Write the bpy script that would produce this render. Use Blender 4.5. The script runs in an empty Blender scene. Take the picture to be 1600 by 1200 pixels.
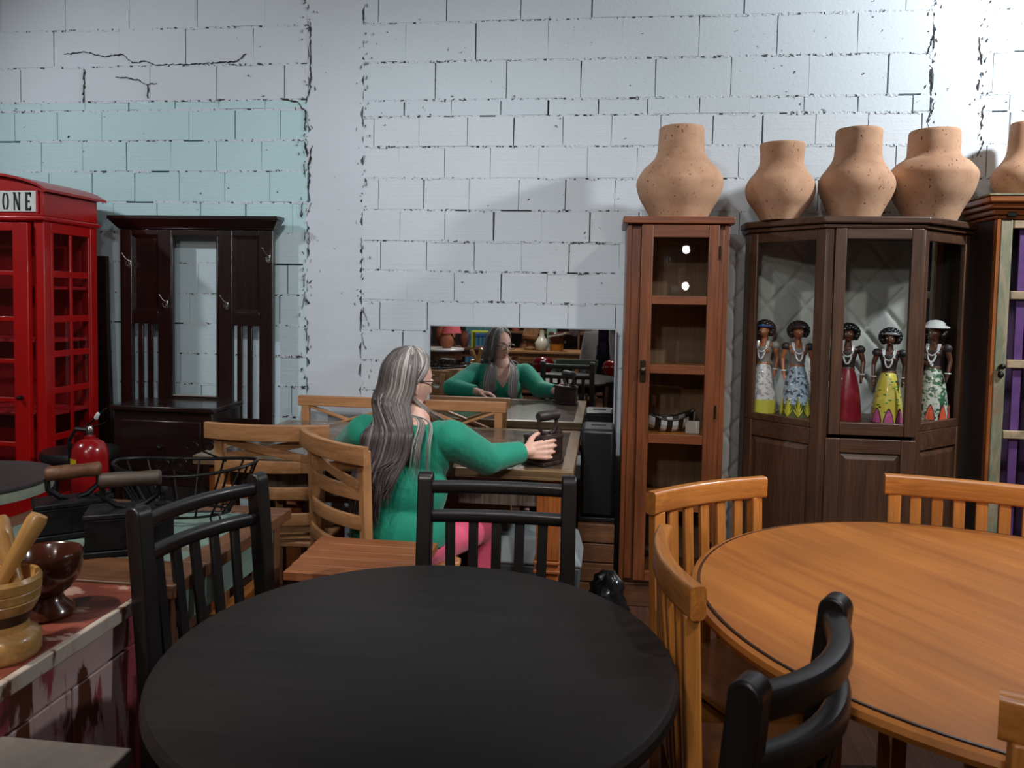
import bpy, bmesh, math, random
import numpy as np
from mathutils import Vector, Matrix
rnd = random.Random(7)
S = bpy.context.scene
COL = S.collection
PI = math.pi
R = math.radians

# ------------------------------------------------------------------ camera
WALL_Y = 3.97
cam_d = bpy.data.cameras.new('camera'); cam = bpy.data.objects.new('camera', cam_d); COL.objects.link(cam)
YAW, PITCH, ROLL = R(6.8), R(3.0), R(1.1)
fwd0 = Vector((-math.sin(YAW), math.cos(YAW), 0)); right0 = Vector((math.cos(YAW), math.sin(YAW), 0))
fwd = fwd0 * math.cos(PITCH) - Vector((0, 0, 1)) * math.sin(PITCH)
up0 = right0.cross(fwd)
rt = right0 * math.cos(ROLL) + up0 * math.sin(ROLL)
up = rt.cross(fwd)
cam.matrix_world = Matrix(((rt.x, up.x, -fwd.x, 0), (rt.y, up.y, -fwd.y, 0), (rt.z, up.z, -fwd.z, 1.40), (0, 0, 0, 1)))
cam_d.sensor_width = 36; cam_d.lens = 27.0; cam_d.shift_y = -0.0419
cam_d.clip_start = 0.05
cam_d.dof.use_dof = True; cam_d.dof.focus_distance = 2.9; cam_d.dof.aperture_fstop = 9.0
S.camera = cam

# ------------------------------------------------------------------ world, exposure
S.view_settings.view_transform = 'Standard'; S.view_settings.look = 'None'
S.view_settings.gamma = 1.0; S.view_settings.use_curve_mapping = False
S.view_settings.exposure = 0.44
W = bpy.data.worlds.new('world'); S.world = W; W.use_nodes = True
W.node_tree.nodes['Background'].inputs[0].default_value = (0.75, 0.72, 0.70, 1)
W.node_tree.nodes['Background'].inputs[1].default_value = 0.018

# ------------------------------------------------------------------ lights (ceiling lamps of the shop, and added fills)
def spot(name, loc, aim, power, size=60, blend=.6, radius=.05, col=(1, .97, .93)):
    l = bpy.data.lights.new(name, 'SPOT'); l.energy = power; l.spot_size = R(size); l.spot_blend = blend
    l.shadow_soft_size = radius; l.color = col
    o = bpy.data.objects.new(name, l); COL.objects.link(o); o.location = loc
    o.rotation_euler = (Vector(aim) - Vector(loc)).to_track_quat('-Z', 'Y').to_euler()
    return o
def bulb(name, loc, power, radius=.06, col=(1, .95, .88)):
    l = bpy.data.lights.new(name, 'POINT'); l.energy = power; l.shadow_soft_size = radius; l.color = col
    o = bpy.data.objects.new(name, l); COL.objects.link(o); o.location = loc; return o
spot('light_track_right', (2.75, 2.75, 3.15), (1.0, 3.9, 2.1), 215, 125, .8, .09, (.93, .97, 1))
spot('light_track_middle', (1.55, .75, 3.1), (.95, 2.35, .9), 158, 74, .9, .07, (1, .95, .9))
spot('light_track_left', (-3.9, 1.75, 3.1), (-2.2, 3.9, 1.6), 98, 80, .9, .06, (.9, .96, 1))
spot('light_track_wall', (-.7, 1.4, 3.2), (-.85, 3.97, .9), 92, 84, 1.0, .08, (.95, .97, 1))
spot('light_fill_counter', (-2.0, .7, 3.1), (-1.15, 1.45, .73), 140, 42, .9, .06, (1, .95, .88))  # added fill that brightens the counter, no lamp known there
spot('light_fill_mirror_view', (-.9, -.3, 3.4), (-1.0, -2.3, .9), 130, 75, .9, .06, (1, .94, .86))  # added fill to brighten the back of the shop in the mirror
bulb('light_fill_centre', (-.3, -.3, 3.2), 32, .12, (.97, .97, 1))  # added general fill, not a known lamp
bulb('light_fill_rear', (-1.0, -2.4, 3.2), 105, .12, (1, .93, .85))  # added fill for the shelves and tables behind the camera

# ------------------------------------------------------------------ helpers
class MB:
    def __init__(s): s.v = []; s.f = []
    def add(s, vs, fs, M=None):
        n = len(s.v)
        for p in vs:
            p = Vector(p)
            if M is not None: p = M @ p
            s.v.append((p.x, p.y, p.z))
        for f in fs: s.f.append(tuple(i + n for i in f))
        return s
    def box(s, x0, x1, y0, y1, z0, z1, M=None):
        vs = [(x0,y0,z0),(x1,y0,z0),(x1,y1,z0),(x0,y1,z0),(x0,y0,z1),(x1,y0,z1),(x1,y1,z1),(x0,y1,z1)]
        fs = [(0,3,2,1),(4,5,6,7),(0,1,5,4),(1,2,6,5),(2,3,7,6),(3,0,4,7)]
        return s.add(vs, fs, M)
    def prism(s, poly, z0, z1, M=None):
        n = len(poly)
        a = sum(poly[i][0]*poly[(i+1)%n][1]-poly[(i+1)%n][0]*poly[i][1] for i in range(n))
        if a < 0: poly = poly[::-1]
        vs = [(x,y,z0) for x,y in poly] + [(x,y,z1) for x,y in poly]
        fs = [tuple(range(n))[::-1], tuple(range(n,2*n))] + [(i,(i+1)%n,n+(i+1)%n,n+i) for i in range(n)]
        return s.add(vs, fs, M)
    def lathe(s, prof, n=32, M=None, wob=None):
        vs = []; fs = []
        m = len(prof)
        for j,(r,z) in enumerate(prof):
            for i in range(n):
                a = 2*PI*i/n; k = wob(a, z) if wob else 1
                vs.append((r*k*math.cos(a), r*k*math.sin(a), z))
        for j in range(m-1):
            for i in range(n):
                i2 = (i+1)%n
                fs.append((j*n+i, j*n+i2, (j+1)*n+i2, (j+1)*n+i))
        if prof[0][0] > 1e-5: fs.append(tuple(range(n))[::-1])
        if prof[-1][0] > 1e-5: fs.append(tuple((m-1)*n+i for i in range(n)))
        return s.add(vs, fs, M)
    def sweep(s, path, sec, upv=(0,0,1), closed=False, M=None, scale=None):
        path = [Vector(p) for p in path]; n = len(path); m = len(sec); vs = []; fs = []
        U0 = Vector(upv)
        for i,p in enumerate(path):
            if closed: t = path[(i+1)%n]-path[i-1]
            else: t = path[min(i+1,n-1)]-path[max(i-1,0)]
            t.normalize()
            side = t.cross(U0)
            if side.length < 1e-4: side = t.cross(Vector((1,0,0)))
            side.normalize(); u = side.cross(t)
            k = scale[i] if scale else 1
            for a,b in sec:
                vs.append(p + side*(a*k) + u*(b*k))
        for i in range(n if closed else n-1):
            for j in range(m):
                a = i*m+j; b = i*m+(j+1)%m; c = ((i+1)%n)*m+(j+1)%m; d = ((i+1)%n)*m+j
                fs.append((a,d,c,b))
        if not closed:
            fs.append(tuple(range(m))); fs.append(tuple((n-1)*m+j for j in range(m))[::-1])
        return s.add(vs, fs, M)
    def tube(s, path, r, n=8, closed=False, M=None, upv=(0,0,1), scale=None):
        return s.sweep(path, [(r*math.cos(2*PI*i/n), r*math.sin(2*PI*i/n)) for i in range(n)], upv, closed, M, scale)
    def bar(s, p, q, w, d, upv=(0,0,1), M=None):
        return s.sweep([p, q], [(-w/2,-d/2),(w/2,-d/2),(w/2,d/2),(-w/2,d/2)], upv, False, M)
    def ell(s, c, rad, Rm=None, nu=16, nv=10):
        vs = []; fs = []
        c = Vector(c)
        for j in range(1, nv):
            th = PI*j/nv
            for i in range(nu):
                ph = 2*PI*i/nu
                p = Vector((rad[0]*math.sin(th)*math.cos(ph), rad[1]*math.sin(th)*math.sin(ph), rad[2]*math.cos(th)))
                if Rm is not None: p = Rm @ p
                vs.append(c+p)
        p = Vector((0,0,rad[2])); q = Vector((0,0,-rad[2]))
        if Rm is not None: p = Rm @ p; q = Rm @ q
        vs += [c+p, c+q]; T = len(vs)-2; B = T+1
        for j in range(nv-2):
            for i in range(nu):
                i2 = (i+1)%nu
                fs.append((j*nu+i, (j+1)*nu+i, (j+1)*nu+i2, j*nu+i2))
        for i in range(nu):
            i2 = (i+1)%nu
            fs.append((T, i, i2)); fs.append((B, (nv-2)*nu+i2, (nv-2)*nu+i))
        return s.add(vs, fs)
    def cap(s, p, q, r1, r2, n=12):
        """tapered capsule"""
        p = Vector(p); q = Vector(q); t = (q-p); L = t.length
        if L < 1e-6: return s.ell(p, (r1,r1,r1))
        t.normalize(); a = t.cross(Vector((0,0,1)))
        if a.length < 1e-3: a = t.cross(Vector((1,0,0)))
        a.normalize(); b = t.cross(a)
        rings = []
        for k in range(1,5):
            th = -PI/2 + PI/2*k/4.0
            rings.append((p + t*(r1*math.sin(th)), r1*math.cos(th)))
        for k in range(0,4):
            th = PI/2*k/4.0
            rings.append((q + t*(r2*math.sin(th)), r2*math.cos(th)))
        vs = []; fs = []
        for c,r in rings:
            for i in range(n):
                an = 2*PI*i/n
                vs.append(c + a*(r*math.cos(an)) + b*(r*math.sin(an)))
        m = len(rings)
        for j in range(m-1):
            for i in range(n):
                i2 = (i+1)%n; fs.append((j*n+i, j*n+i2, (j+1)*n+i2, (j+1)*n+i))
        vs += [p - t*r1, q + t*r2]; A = len(vs)-2; B = A+1
        for i in range(n):
            i2 = (i+1)%n; fs.append((A, i2, i)); fs.append((B, (m-1)*n+i, (m-1)*n+i2))
        return s.add(vs, fs)
    def mesh(s, name, angle=35):
        me = bpy.data.meshes.new(name); me.from_pydata(s.v, [], s.f); me.update()
        bm = bmesh.new(); bm.from_mesh(me); bmesh.ops.recalc_face_normals(bm, faces=bm.faces); bm.to_mesh(me); bm.free()
        if angle:
            me.shade_smooth(); me.set_sharp_from_angle(angle=R(angle))
        return me
    def build(s, name, mat, parent=None, bevel=0, angle=35, off=None, sub=0):
        if off is not None:
            s.v = [(x-off[0], y-off[1], z-off[2]) for x,y,z in s.v]
        return link(name, s.mesh(name, angle), mat, parent, bevel, sub)
def link(name, me, mat, parent=None, bevel=0, sub=0):
    if mat is not None and not me.materials: me.materials.append(mat)
    o = bpy.data.objects.new(name, me); COL.objects.link(o)
    if parent is not None: o.parent = parent
    if bevel:
        b = o.modifiers.new('bevel', 'BEVEL'); b.width = bevel; b.segments = 2; b.limit_method = 'ANGLE'; b.angle_limit = R(40)
    if sub:
        b = o.modifiers.new('sub', 'SUBSURF'); b.levels = sub; b.render_levels = sub
    return o
def tag(o, label, cat, group=None):
    o['label'] = label; o['category'] = cat
    if group: o['group'] = group
    return o
def thing(name, label, cat, loc=(0,0,0), rz=0, group=None):
    o = bpy.data.objects.new(name, None); COL.objects.link(o); o.empty_display_size = .1
    o.location = loc; o.rotation_euler = (0,0,rz)
    return tag(o, label, cat, group)
def structure(o):
    o['kind'] = 'structure'; return o
def stuff(o):
    o['kind'] = 'stuff'; return o
def dup(o, parent=None, loc=None, rz=None, label=None, scale=None):
    c = o.copy(); COL.objects.link(c)
    if parent is not None: c.parent = parent
    for ch in list(o.children): dup(ch, c)
    if loc is not None: c.location = loc
    if rz is not None: c.rotation_euler = (0,0,rz)
    if label: c['label'] = label
    if scale: c.scale = (scale,)*3
    return c
def rrect(w, h, r, n=3):
    pts = []
    for cx,cy,a0 in ((w/2-r,h/2-r,0),(-w/2+r,h/2-r,90),(-w/2+r,-h/2+r,180),(w/2-r,-h/2+r,270)):
        for k in range(n+1):
            a = R(a0+90*k/n); pts.append((cx+r*math.cos(a), cy+r*math.sin(a)))
    return pts

# ------------------------------------------------------------------ materials
def newmat(name):
    m = bpy.data.materials.new(name); m.use_nodes = True
    nt = m.node_tree; b = nt.nodes['Principled BSDF']
    return m, nt, b
def nd(nt, typ, **kw):
    n = nt.nodes.new(typ)
    for k,v in kw.items():
        if k.startswith('i_'):
            key = k[2:].replace('_',' ')
            n.inputs[key].default_value = v
        else: setattr(n, k, v)
    return n
def ramp(nt, src, stops, interp='LINEAR'):
    r = nt.nodes.new('ShaderNodeValToRGB'); r.color_ramp.interpolation = interp
    e = r.color_ramp.elements
    while len(e) < len(stops): e.new(.5)
    for k,(p,c) in enumerate(stops):
        e[k].position = p; e[k].color = (c[0],c[1],c[2],1)
    nt.links.new(src, r.inputs[0]); return r
def coords(nt, scale=(1,1,1), kind='Object', loc=(0,0,0), rot=(0,0,0)):
    t = nt.nodes.new('ShaderNodeTexCoord'); m = nt.nodes.new('ShaderNodeMapping')
    m.inputs['Scale'].default_value = scale; m.inputs['Location'].default_value = loc; m.inputs['Rotation'].default_value = rot
    nt.links.new(t.outputs[kind], m.inputs[0]); return m.outputs[0]
def noise(nt, vec, scale, detail=4, rough=.55, dist=0):
    n = nd(nt, 'ShaderNodeTexNoise'); n.inputs['Scale'].default_value = scale; n.inputs['Detail'].default_value = detail
    n.inputs['Roughness'].default_value = rough; n.inputs['Distortion'].default_value = dist
    nt.links.new(vec, n.inputs['Vector']); return n.outputs['Fac']
def mixc(nt, fac, a, b, mode='MIX'):
    m = nt.nodes.new('ShaderNodeMix'); m.data_type = 'RGBA'; m.blend_type = mode
    for sock,val in ((m.inputs[0],fac),(m.inputs[6],a),(m.inputs[7],b)):
        if hasattr(val,'links') or hasattr(val,'is_linked'): nt.links.new(val, sock)
        elif isinstance(val,(int,float)): sock.default_value = val
        else: sock.default_value = (val[0],val[1],val[2],1)
    return m.outputs[2]
def bump(nt, b, h, strength=.2, dist=.01):
    n = nt.nodes.new('ShaderNodeBump'); n.inputs['Strength'].default_value = strength; n.inputs['Distance'].default_value = dist
    nt.links.new(h, n.inputs['Height']); nt.links.new(n.outputs[0], b.inputs['Normal']); return n
def srgb(r, g, b):
    return tuple(((c/255)/12.92 if c/255 <= .04045 else ((c/255+.055)/1.055)**2.4) for c in (r,g,b))
def plain(name, c, rough=.5, metal=0, coat=0, var=.12, scale=14, bmp=0, spec=.5):
    m, nt, b = newmat(name)
    f = noise(nt, coords(nt), scale, 5)
    d = tuple(x*(1-var*1.6) for x in c); l = tuple(min(1,x*(1+var)) for x in c)
    r = ramp(nt, f, [(.3,d),(.7,l)]); nt.links.new(r.outputs[0], b.inputs['Base Color'])
    b.inputs['Roughness'].default_value = rough; b.inputs['Metallic'].default_value = metal
    b.inputs['Coat Weight'].default_value = coat; b.inputs['Coat Roughness'].default_value = .15
    b.inputs['Specular IOR Level'].default_value = spec
    if bmp: bump(nt, b, f, bmp, .004)
    return m
def wood(name, dark, light, axis='x', rough=.42, coat=.0, scale=1.0, streak=.5, bmp=.15):
    m, nt, b = newmat(name)
    st = {'x':(1.2,16,16),'y':(16,1.2,16),'z':(16,16,1.2)}[axis]
    v = coords(nt, tuple(s*scale for s in st))
    f = noise(nt, v, 1.6, 6, .6, .8)
    v2 = coords(nt, tuple(s*scale*5 if s>2 else s*scale*2 for s in st))
    g = noise(nt, v2, 2.2, 3, .6, .3)
    big = noise(nt, coords(nt, (2,2,2)), 1.3, 2)
    a = mixc(nt, f, dark, light)
    r = ramp(nt, f, [(.25,dark),(.75,light)])
    gr = ramp(nt, g, [(.35,(1-streak,)*3),(.62,(1,1,1))])
    c = mixc(nt, 1.0, r.outputs[0], gr.outputs[0], 'MULTIPLY')
    bg = ramp(nt, big, [(.3,(.78,.76,.74)),(.7,(1.08,1.06,1.04))])
    c = mixc(nt, 1.0, c, bg.outputs[0], 'MULTIPLY')
    nt.links.new(c, b.inputs['Base Color'])
    b.inputs['Roughness'].default_value = rough; b.inputs['Coat Weight'].default_value = coat; b.inputs['Coat Roughness'].default_value = .12
    bump(nt, b, g, bmp, .002)
    return m
def woods(name, dark, light, **k):
    return {a: wood(name+'_'+a, dark, light, a, **k) for a in 'xyz'}
W_OR = woods('orange_wood', srgb(164,98,40), srgb(214,142,68), rough=.38, coat=.15, streak=.22)
W_PALE = woods('pale_wood', srgb(160,108,66), srgb(200,148,100), rough=.5, streak=.2)
W_CAB = woods('red_brown_wood', srgb(96,49,24), srgb(140,78,42), rough=.42, coat=.1, streak=.35)
W_COR = woods('dark_brown_wood', srgb(62,40,28), srgb(98,66,46), rough=.45, coat=.1, streak=.35)
W_BLK = woods('black_wood', srgb(17,13,14), srgb(33,27,28), rough=.42, coat=.12, streak=.3)
W_HALL = woods('mahogany', srgb(22,11,10), srgb(46,25,21), rough=.3, coat=.45, streak=.35)
W_STOOL = woods('stool_wood', srgb(132,76,44), srgb(172,108,66), rough=.5, streak=.35)
W_TOP = woods('weathered_top', srgb(66,54,46), srgb(104,90,78), rough=.2, coat=.5, streak=.3, bmp=.04)
W_APR = woods('weathered_apron', srgb(40,32,28), srgb(150,136,122), rough=.7, streak=.5, scale=.7)
W_FAR = woods('amber_wood', srgb(132,68,28), srgb(186,110,54), rough=.4, coat=.1, streak=.3)
W_MID = woods('mid_brown_wood', srgb(86,54,34), srgb(130,88,58), rough=.5, streak=.3)

def glass_mat(name, tint=(.96,.98,.97), refl=1.0):
    m, nt, b = newmat(name)
    out = nt.nodes['Material Output']; nt.nodes.remove(b)
    t = nt.nodes.new('ShaderNodeBsdfTransparent'); t.inputs[0].default_value = (*tint,1)
    g = nt.nodes.new('ShaderNodeBsdfGlossy'); g.inputs['Roughness'].default_value = .01; g.inputs[0].default_value = (refl,refl,refl,1)
    fr = nt.nodes.new('ShaderNodeFresnel'); fr.inputs[0].default_value = 1.5
    mx = nt.nodes.new('ShaderNodeMixShader')
    gm = nt.nodes.new('ShaderNodeNewGeometry'); iv = nt.nodes.new('ShaderNodeMath'); iv.operation = 'SUBTRACT'; iv.inputs[0].default_value = 1; nt.links.new(gm.outputs['Backfacing'], iv.inputs[1])
    ml = nt.nodes.new('ShaderNodeMath'); ml.operation = 'MULTIPLY'; nt.links.new(fr.outputs[0], ml.inputs[0]); nt.links.new(iv.outputs[0], ml.inputs[1])   # one clean reflection per pane
    nt.links.new(ml.outputs[0], mx.inputs[0]); nt.links.new(t.outputs[0], mx.inputs[1]); nt.links.new(g.outputs[0], mx.inputs[2])
    nt.links.new(mx.outputs[0], out.inputs[0]); return m
M_GLASS = glass_mat('window_glass')
M_MIRROR, _nt, _b = newmat('mirror_silver'); _b.inputs['Metallic'].default_value = 1; _b.inputs['Roughness'].default_value = .015
_r = ramp(_nt, noise(_nt, coords(_nt), 3), [(0,(.80,.82,.81)),(1,(.84,.85,.85))]); _nt.links.new(_r.outputs[0], _b.inputs['Base Color'])
def emit(name, c, s):
    m, nt, b = newmat(name); b.inputs['Emission Color'].default_value = (*c,1); b.inputs['Emission Strength'].default_value = s
    b.inputs['Base Color'].default_value = (*c,1); return m
def paint(name, c, ridge=0.0, pit=.62, var=.05):
    """limewash paint on masonry: faint blotches, small dark pits where the paint did not reach, fine ridges of hollow brick"""
    m, nt, b = newmat(name)
    g = nt.nodes.new('ShaderNodeNewGeometry')
    P = g.outputs['Position']
    f = noise(nt, P, 1.4, 5, .6)
    r = ramp(nt, f, [(.25,tuple(x*(1-var) for x in c)),(.75,tuple(min(1,x*(1+var)) for x in c))])
    sp = noise(nt, P, 34, 3, .65)
    big = noise(nt, P, 3.2, 2)
    ad = nt.nodes.new('ShaderNodeMath'); ad.operation = 'MULTIPLY_ADD'; ad.inputs[1].default_value = .35
    nt.links.new(big, ad.inputs[0]); nt.links.new(sp, ad.inputs[2])
    s = ramp(nt, ad.outputs[0], [(pit+.30,(0,0,0)),(pit+.33,(1,1,1))])
    c2 = mixc(nt, s.outputs[0], r.outputs[0], srgb(52,54,60))
    nt.links.new(c2, b.inputs['Base Color'])
    b.inputs['Roughness'].default_value = .62
    h = noise(nt, P, 60, 4, .7)
    if ridge:
        mp = nt.nodes.new('ShaderNodeMapping'); mp.inputs['Scale'].default_value = (1.5,1.5,95); nt.links.new(P, mp.inputs[0])
        rn = noise(nt, mp.outputs[0], 1.0, 3, .6)
        a = nt.nodes.new('ShaderNodeMath'); a.operation = 'MULTIPLY_ADD'; a.inputs[1].default_value = ridge
        nt.links.new(rn, a.inputs[0]); nt.links.new(h, a.inputs[2]); h = a.outputs[0]
    bump(nt, b, h, .35, .004)
    return m
PAINT_PALE = paint('pale_blue_limewash', srgb(205,213,219), .9)
PAINT_TEAL = paint('teal_limewash', srgb(180,210,213), .9)
PAINT_MIST = paint('misty_limewash', srgb(192,210,215), .9)
PAINT_GREY = paint('grey_limewash', srgb(200,207,214), .15)
PAINT_BLOCK = paint('block_limewash', srgb(199,210,216), .1, .58)
PAINT_MORTAR = paint('mortar_limewash', srgb(197,206,213), 0, .45)
M_JOINT = plain('joint_shadow', srgb(44,44,48), .95)  # dark grey mortar behind the bricks, also colours the cracks

# ------------------------------------------------------------------ room shell
structure(MB().box(-6,6,-11,4.5,-.1,0).build('floor', wood('floor_boards', srgb(66,40,30), srgb(104,66,50), 'y', rough=.45, scale=.6)))
structure(MB().box(-6,6,-11,4.5,3.9,4.0).build('ceiling', plain('dark_ceiling', srgb(96,98,102), .9)))
structure(MB().box(-6.1,-6,-11,4.5,0,3.9).build('wall_left', plain('side_wall_paint', srgb(120,124,126), .9)))
structure(MB().box(6,6.1,-11,4.5,0,3.9).build('wall_right', plain('side_wall_paint_b', srgb(120,120,122), .9)))
structure(MB().box(-6,6,-11.1,-11,0,3.9).build('wall_front', plain('front_wall_paint', srgb(110,106,100), .9)))
wall = structure(MB().box(-6,6,WALL_Y+.045,WALL_Y+.15,0,3.9).build('wall_back', M_JOINT))

# bricks: every one a box of its own, a hair proud or shy of its neighbours, with open upright joints
brick_meshes = {}
def brick_mesh(mat, k):
    key = (mat.name, k)
    if key not in brick_meshes:
        rr = random.Random(k*31+5)
        j = lambda a: rr.uniform(-a, a)
        vs = [(-.5+j(.006),0+j(.0005),-.5+j(.006)),(.5+j(.006),0+j(.0005),-.5+j(.006)),(.5+j(.006),.05,-.5),(-.5+j(.006),.05,-.5),
              (-.5+j(.006),0,.5+j(.006)),(.5+j(.006),0,.5+j(.006)),(.5,.05,.5),(-.5,.05,.5)]
        fs = [(0,3,2,1),(4,5,6,7),(0,1,5,4),(1,2,6,5),(2,3,7,6),(3,0,4,7)]
        me = bpy.data.meshes.new('brick'); me.from_pydata(vs,[],fs); me.materials.append(mat); me.update()
        brick_meshes[key] = me
    return brick_meshes[key]
hidden_bricks = MB()
n_brick = [0]
def hidden_at(x0, x1, z0, z1):
    if z1 < .30: return True
    if x0 > .12 and z1 < 1.70: return True
    if x1 < -2.72 and z1 < 1.8: return True
    if x1 < -3.45 or x0 > 2.1 or z0 > 3.02: return True
    return -.85 < x0 and x1 < .02 and z1 < 1.25
def lay(x0, x1, z0, z1, mat, hj):
    if x1 - x0 < .015: return
    g = rnd.choice((.0005,.001,.003,.004,.006,.008))
    a, b = x0 + g/2, x1 - rnd.choice((.0005,.002,.003,.004))
    y = WALL_Y + rnd.uniform(-.0015,.0025)
    if hidden_at(x0, x1, z0, z1):
        hidden_bricks.box(a, b, y, y+.05, z0+hj/2, z1-hj/2); return
    o = link('brick', brick_mesh(mat, rnd.randrange(6)), mat, wall)
    o.location = ((a+b)/2, y, (z0+z1)/2); o.scale = (b-a, 1, z1-z0-hj)
    n_brick[0] += 1
mortar = MB()
def bed(x0, x1, z, hj):
    """bed joint smeared with mortar: ragged, in places missing so that the dark joint shows"""
    x = x0
    while x < x1:
        L = rnd.uniform(.02,.16)
        e = min(x1, x+L)
        if rnd.random() < .97:
            rag = rnd.random() < .16; lo_ = -.0045 if rag else -.0002
            pts_t = []; pts_b = []; n = max(2, int((e-x)/.012)+1)
            for i in range(n+1):
                u = x+(e-x)*i/n
                pts_t.append((u, z+hj/2+rnd.uniform(lo_,.006))); pts_b.append((u, z-hj/2+-rnd.uniform(lo_,.006)))
            y = WALL_Y + rnd.uniform(-.001,.003)
            m = n+1
            vs = [(u,y+rnd.uniform(-.0012,.0012),w) for u,w in pts_t]+[(u,y+rnd.uniform(-.0012,.0012),w) for u,w in pts_b]+[(u,y+.04,w) for u,w in pts_t]+[(u,y+.04,w) for u,w in pts_b]
            fs = [(i,m+i,m+i+1,i+1) for i in range(n)]+[(2*m+i,i,i+1,2*m+i+1) for i in range(n)]+[(m+i,3*m+i,3*m+i+1,m+i+1) for i in range(n)]
            fs += [(0,2*m,3*m,m),(n,m+n,3*m+n,2*m+n)]
            mortar.add(vs, fs)
        x = e + (rnd.uniform(.0,.003) if rnd.random() < .7 else rnd.uniform(.003,.02))
def course(z0, z1, L, joint, xa, xb, mat, hj=.008):
    k = math.floor((xa-joint)/L); es = [xa]
    while True:
        k += 1; e = joint + k*L + rnd.uniform(-.006,.006)
        if e > xb-.02: break
        if e > xa+.02: es.append(e)
    es.append(xb)
    for a, b in zip(es, es[1:]):
        lay(a, b, z0, z1, mat(a, z0) if callable(mat) else mat, hj)
    bed(xa, xb, z0, hj)
LX, RX0, RX1, FX0 = -1.585, -1.285, 1.535, 1.76
pale = PAINT_PALE
# lower hollow bricks right of the first pillar
zt = 2.349; jr = [-.977,-1.095,-1.202,-1.084,-.932,-1.037,-.932,-1.06]
zs = [2.349,2.193,2.030,1.866,1.704,1.548,1.390,1.230]
for k in range(15):
    z1 = zs[k] if k < 8 else 1.230-.161*(k-7)
    z0 = zs[k+1] if k < 7 else z1-.161
    course(z0, z1, .2485, jr[k%8], RX0, RX1, pale)
    course(z0, z1, .2485, jr[(k+3)%8], FX0, 3.2, pale)
course(2.349,2.433,.251,-.809,RX0,RX1,PAINT_BLOCK,.009); course(2.349,2.433,.251,1.9,FX0,3.2,PAINT_BLOCK,.009)
for z0,z1,j in ((2.433,2.630,-.522),(2.630,2.829,-.685),(2.829,3.03,-.467),(3.03,3.23,-.6),(3.23,3.43,-.42)):
    course(z0,z1,.373,j,RX0,RX1,PAINT_BLOCK); course(z0,z1,.373,j+.1,FX0,3.2,PAINT_BLOCK)
# left of the first pillar: teal hollow bricks below, pale blocks above
jl = [-2.769,-2.616,-2.570,-2.70,-2.60,-2.72]
for k in range(15):
    z1 = 2.397-.165*k
    course(z1-.165, z1, .2565, jl[k%6], -4.2, LX, PAINT_TEAL if z1 > 1.9 else PAINT_MIST)
course(2.397,2.445,.26,-2.6,-4.2,LX,PAINT_TEAL,.009)
for z0,z1,j in ((2.445,2.633,-2.863),(2.633,2.830,-2.656),(2.830,3.02,-2.594),(3.02,3.22,-2.7),(3.22,3.42,-2.5)):
    course(z0,z1,.383,j,-4.2,LX,PAINT_GREY)
stuff(mortar.build('mortar', PAINT_MORTAR, wall, angle=0))
stuff(hidden_bricks.build('bricks_behind_furniture', pale, wall, angle=0))
# the two cast pillars, their ragged edges
def pillar(xa, xb, mat):
    mb = MB(); L = []; Rr = []
    z = 0.0; rr = random.Random(int(xb*100)+3)
    while z < 3.6:
        L.append((xa+rr.uniform(-.024,.010), z)); Rr.append((xb+rr.uniform(-.010,.024), z)); z += rr.uniform(.012,.04)
    n = min(len(L),len(Rr)); L = L[:n]; Rr = Rr[:n]; ns = 3
    vs = []; fs = []
    for i in range(n):
        for k in range(ns+1):
            t = k/ns; x = L[i][0]*(1-t)+Rr[i][0]*t
            vs.append((x, WALL_Y-.003+rr.uniform(-.0012,.0012)+(.002 if k in (0,ns) else 0), L[i][1]))
    o1 = len(vs)
    for i in range(n): vs.append((L[i][0], WALL_Y+.045, L[i][1])); vs.append((Rr[i][0], WALL_Y+.045, L[i][1]))
    for i in range(n-1):
        for k in range(ns):
            a = i*(ns+1)+k; fs.append((a,a+1,a+ns+2,a+ns+1))
        a = i*(ns+1); b = o1+2*i
        fs.append((b,a,a+ns+1,b+2)); fs.append((a+ns,b+1,b+3,a+2*ns+1))
    mb.add(vs, fs); return mb.build('pillar', mat, wall, angle=60)
pillar(LX+.008, RX0-.006, PAINT_GREY)
pillar(RX1+.006, FX0-.006, PAINT_GREY)
# open cracks in the render
crack = MB()
def crack_line(pts, w):
    P = []
    for (x0,z0),(x1,z1) in zip(pts, pts[1:]):
        n = max(2, int(math.hypot(x1-x0,z1-z0)/.012))
        for i in range(n): P.append((x0+(x1-x0)*i/n+rnd.uniform(-.004,.004), z0+(z1-z0)*i/n+rnd.uniform(-.004,.004)))
    P.append(pts[-1]); n = len(P)
    vs = []; fs = []
    for i,(x,z) in enumerate(P):
        a = P[max(0,i-1)]; b = P[min(n-1,i+1)]; t = Vector((b[0]-a[0],b[1]-a[1])); t.normalize() if t.length else None
        ww = w*rnd.uniform(.25,1.3)*(.3 if i in (0,n-1) else 1)
        vs += [(x-t.y*ww, WALL_Y-.0042, z+t.x*ww), (x+t.y*ww, WALL_Y-.0042, z-t.x*ww), (x-t.y*ww*.2, WALL_Y+.004, z+t.x*ww*.2), (x+t.y*ww*.2, WALL_Y+.004, z-t.x*ww*.2)]
    for i in range(n-1):
        a = 4*i; fs += [(a,a+1,a+5,a+4),(a+2,a,a+4,a+6),(a+1,a+3,a+7,a+5)]
    crack.add(vs, fs)
crack_line([(-2.98,2.705),(-2.86,2.715),(-2.74,2.69),(-2.64,2.70),(-2.58,2.65),(-2.5,2.66),(-2.44,2.638),(-2.2,2.64),(-1.98,2.648),(-1.93,2.69)], .0028)
crack_line([(-2.68,2.58),(-2.55,2.56),(-2.49,2.535),(-2.44,2.54)], .003)
crack_line([(-2.49,2.53),(-2.49,2.46)], .004)
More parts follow.
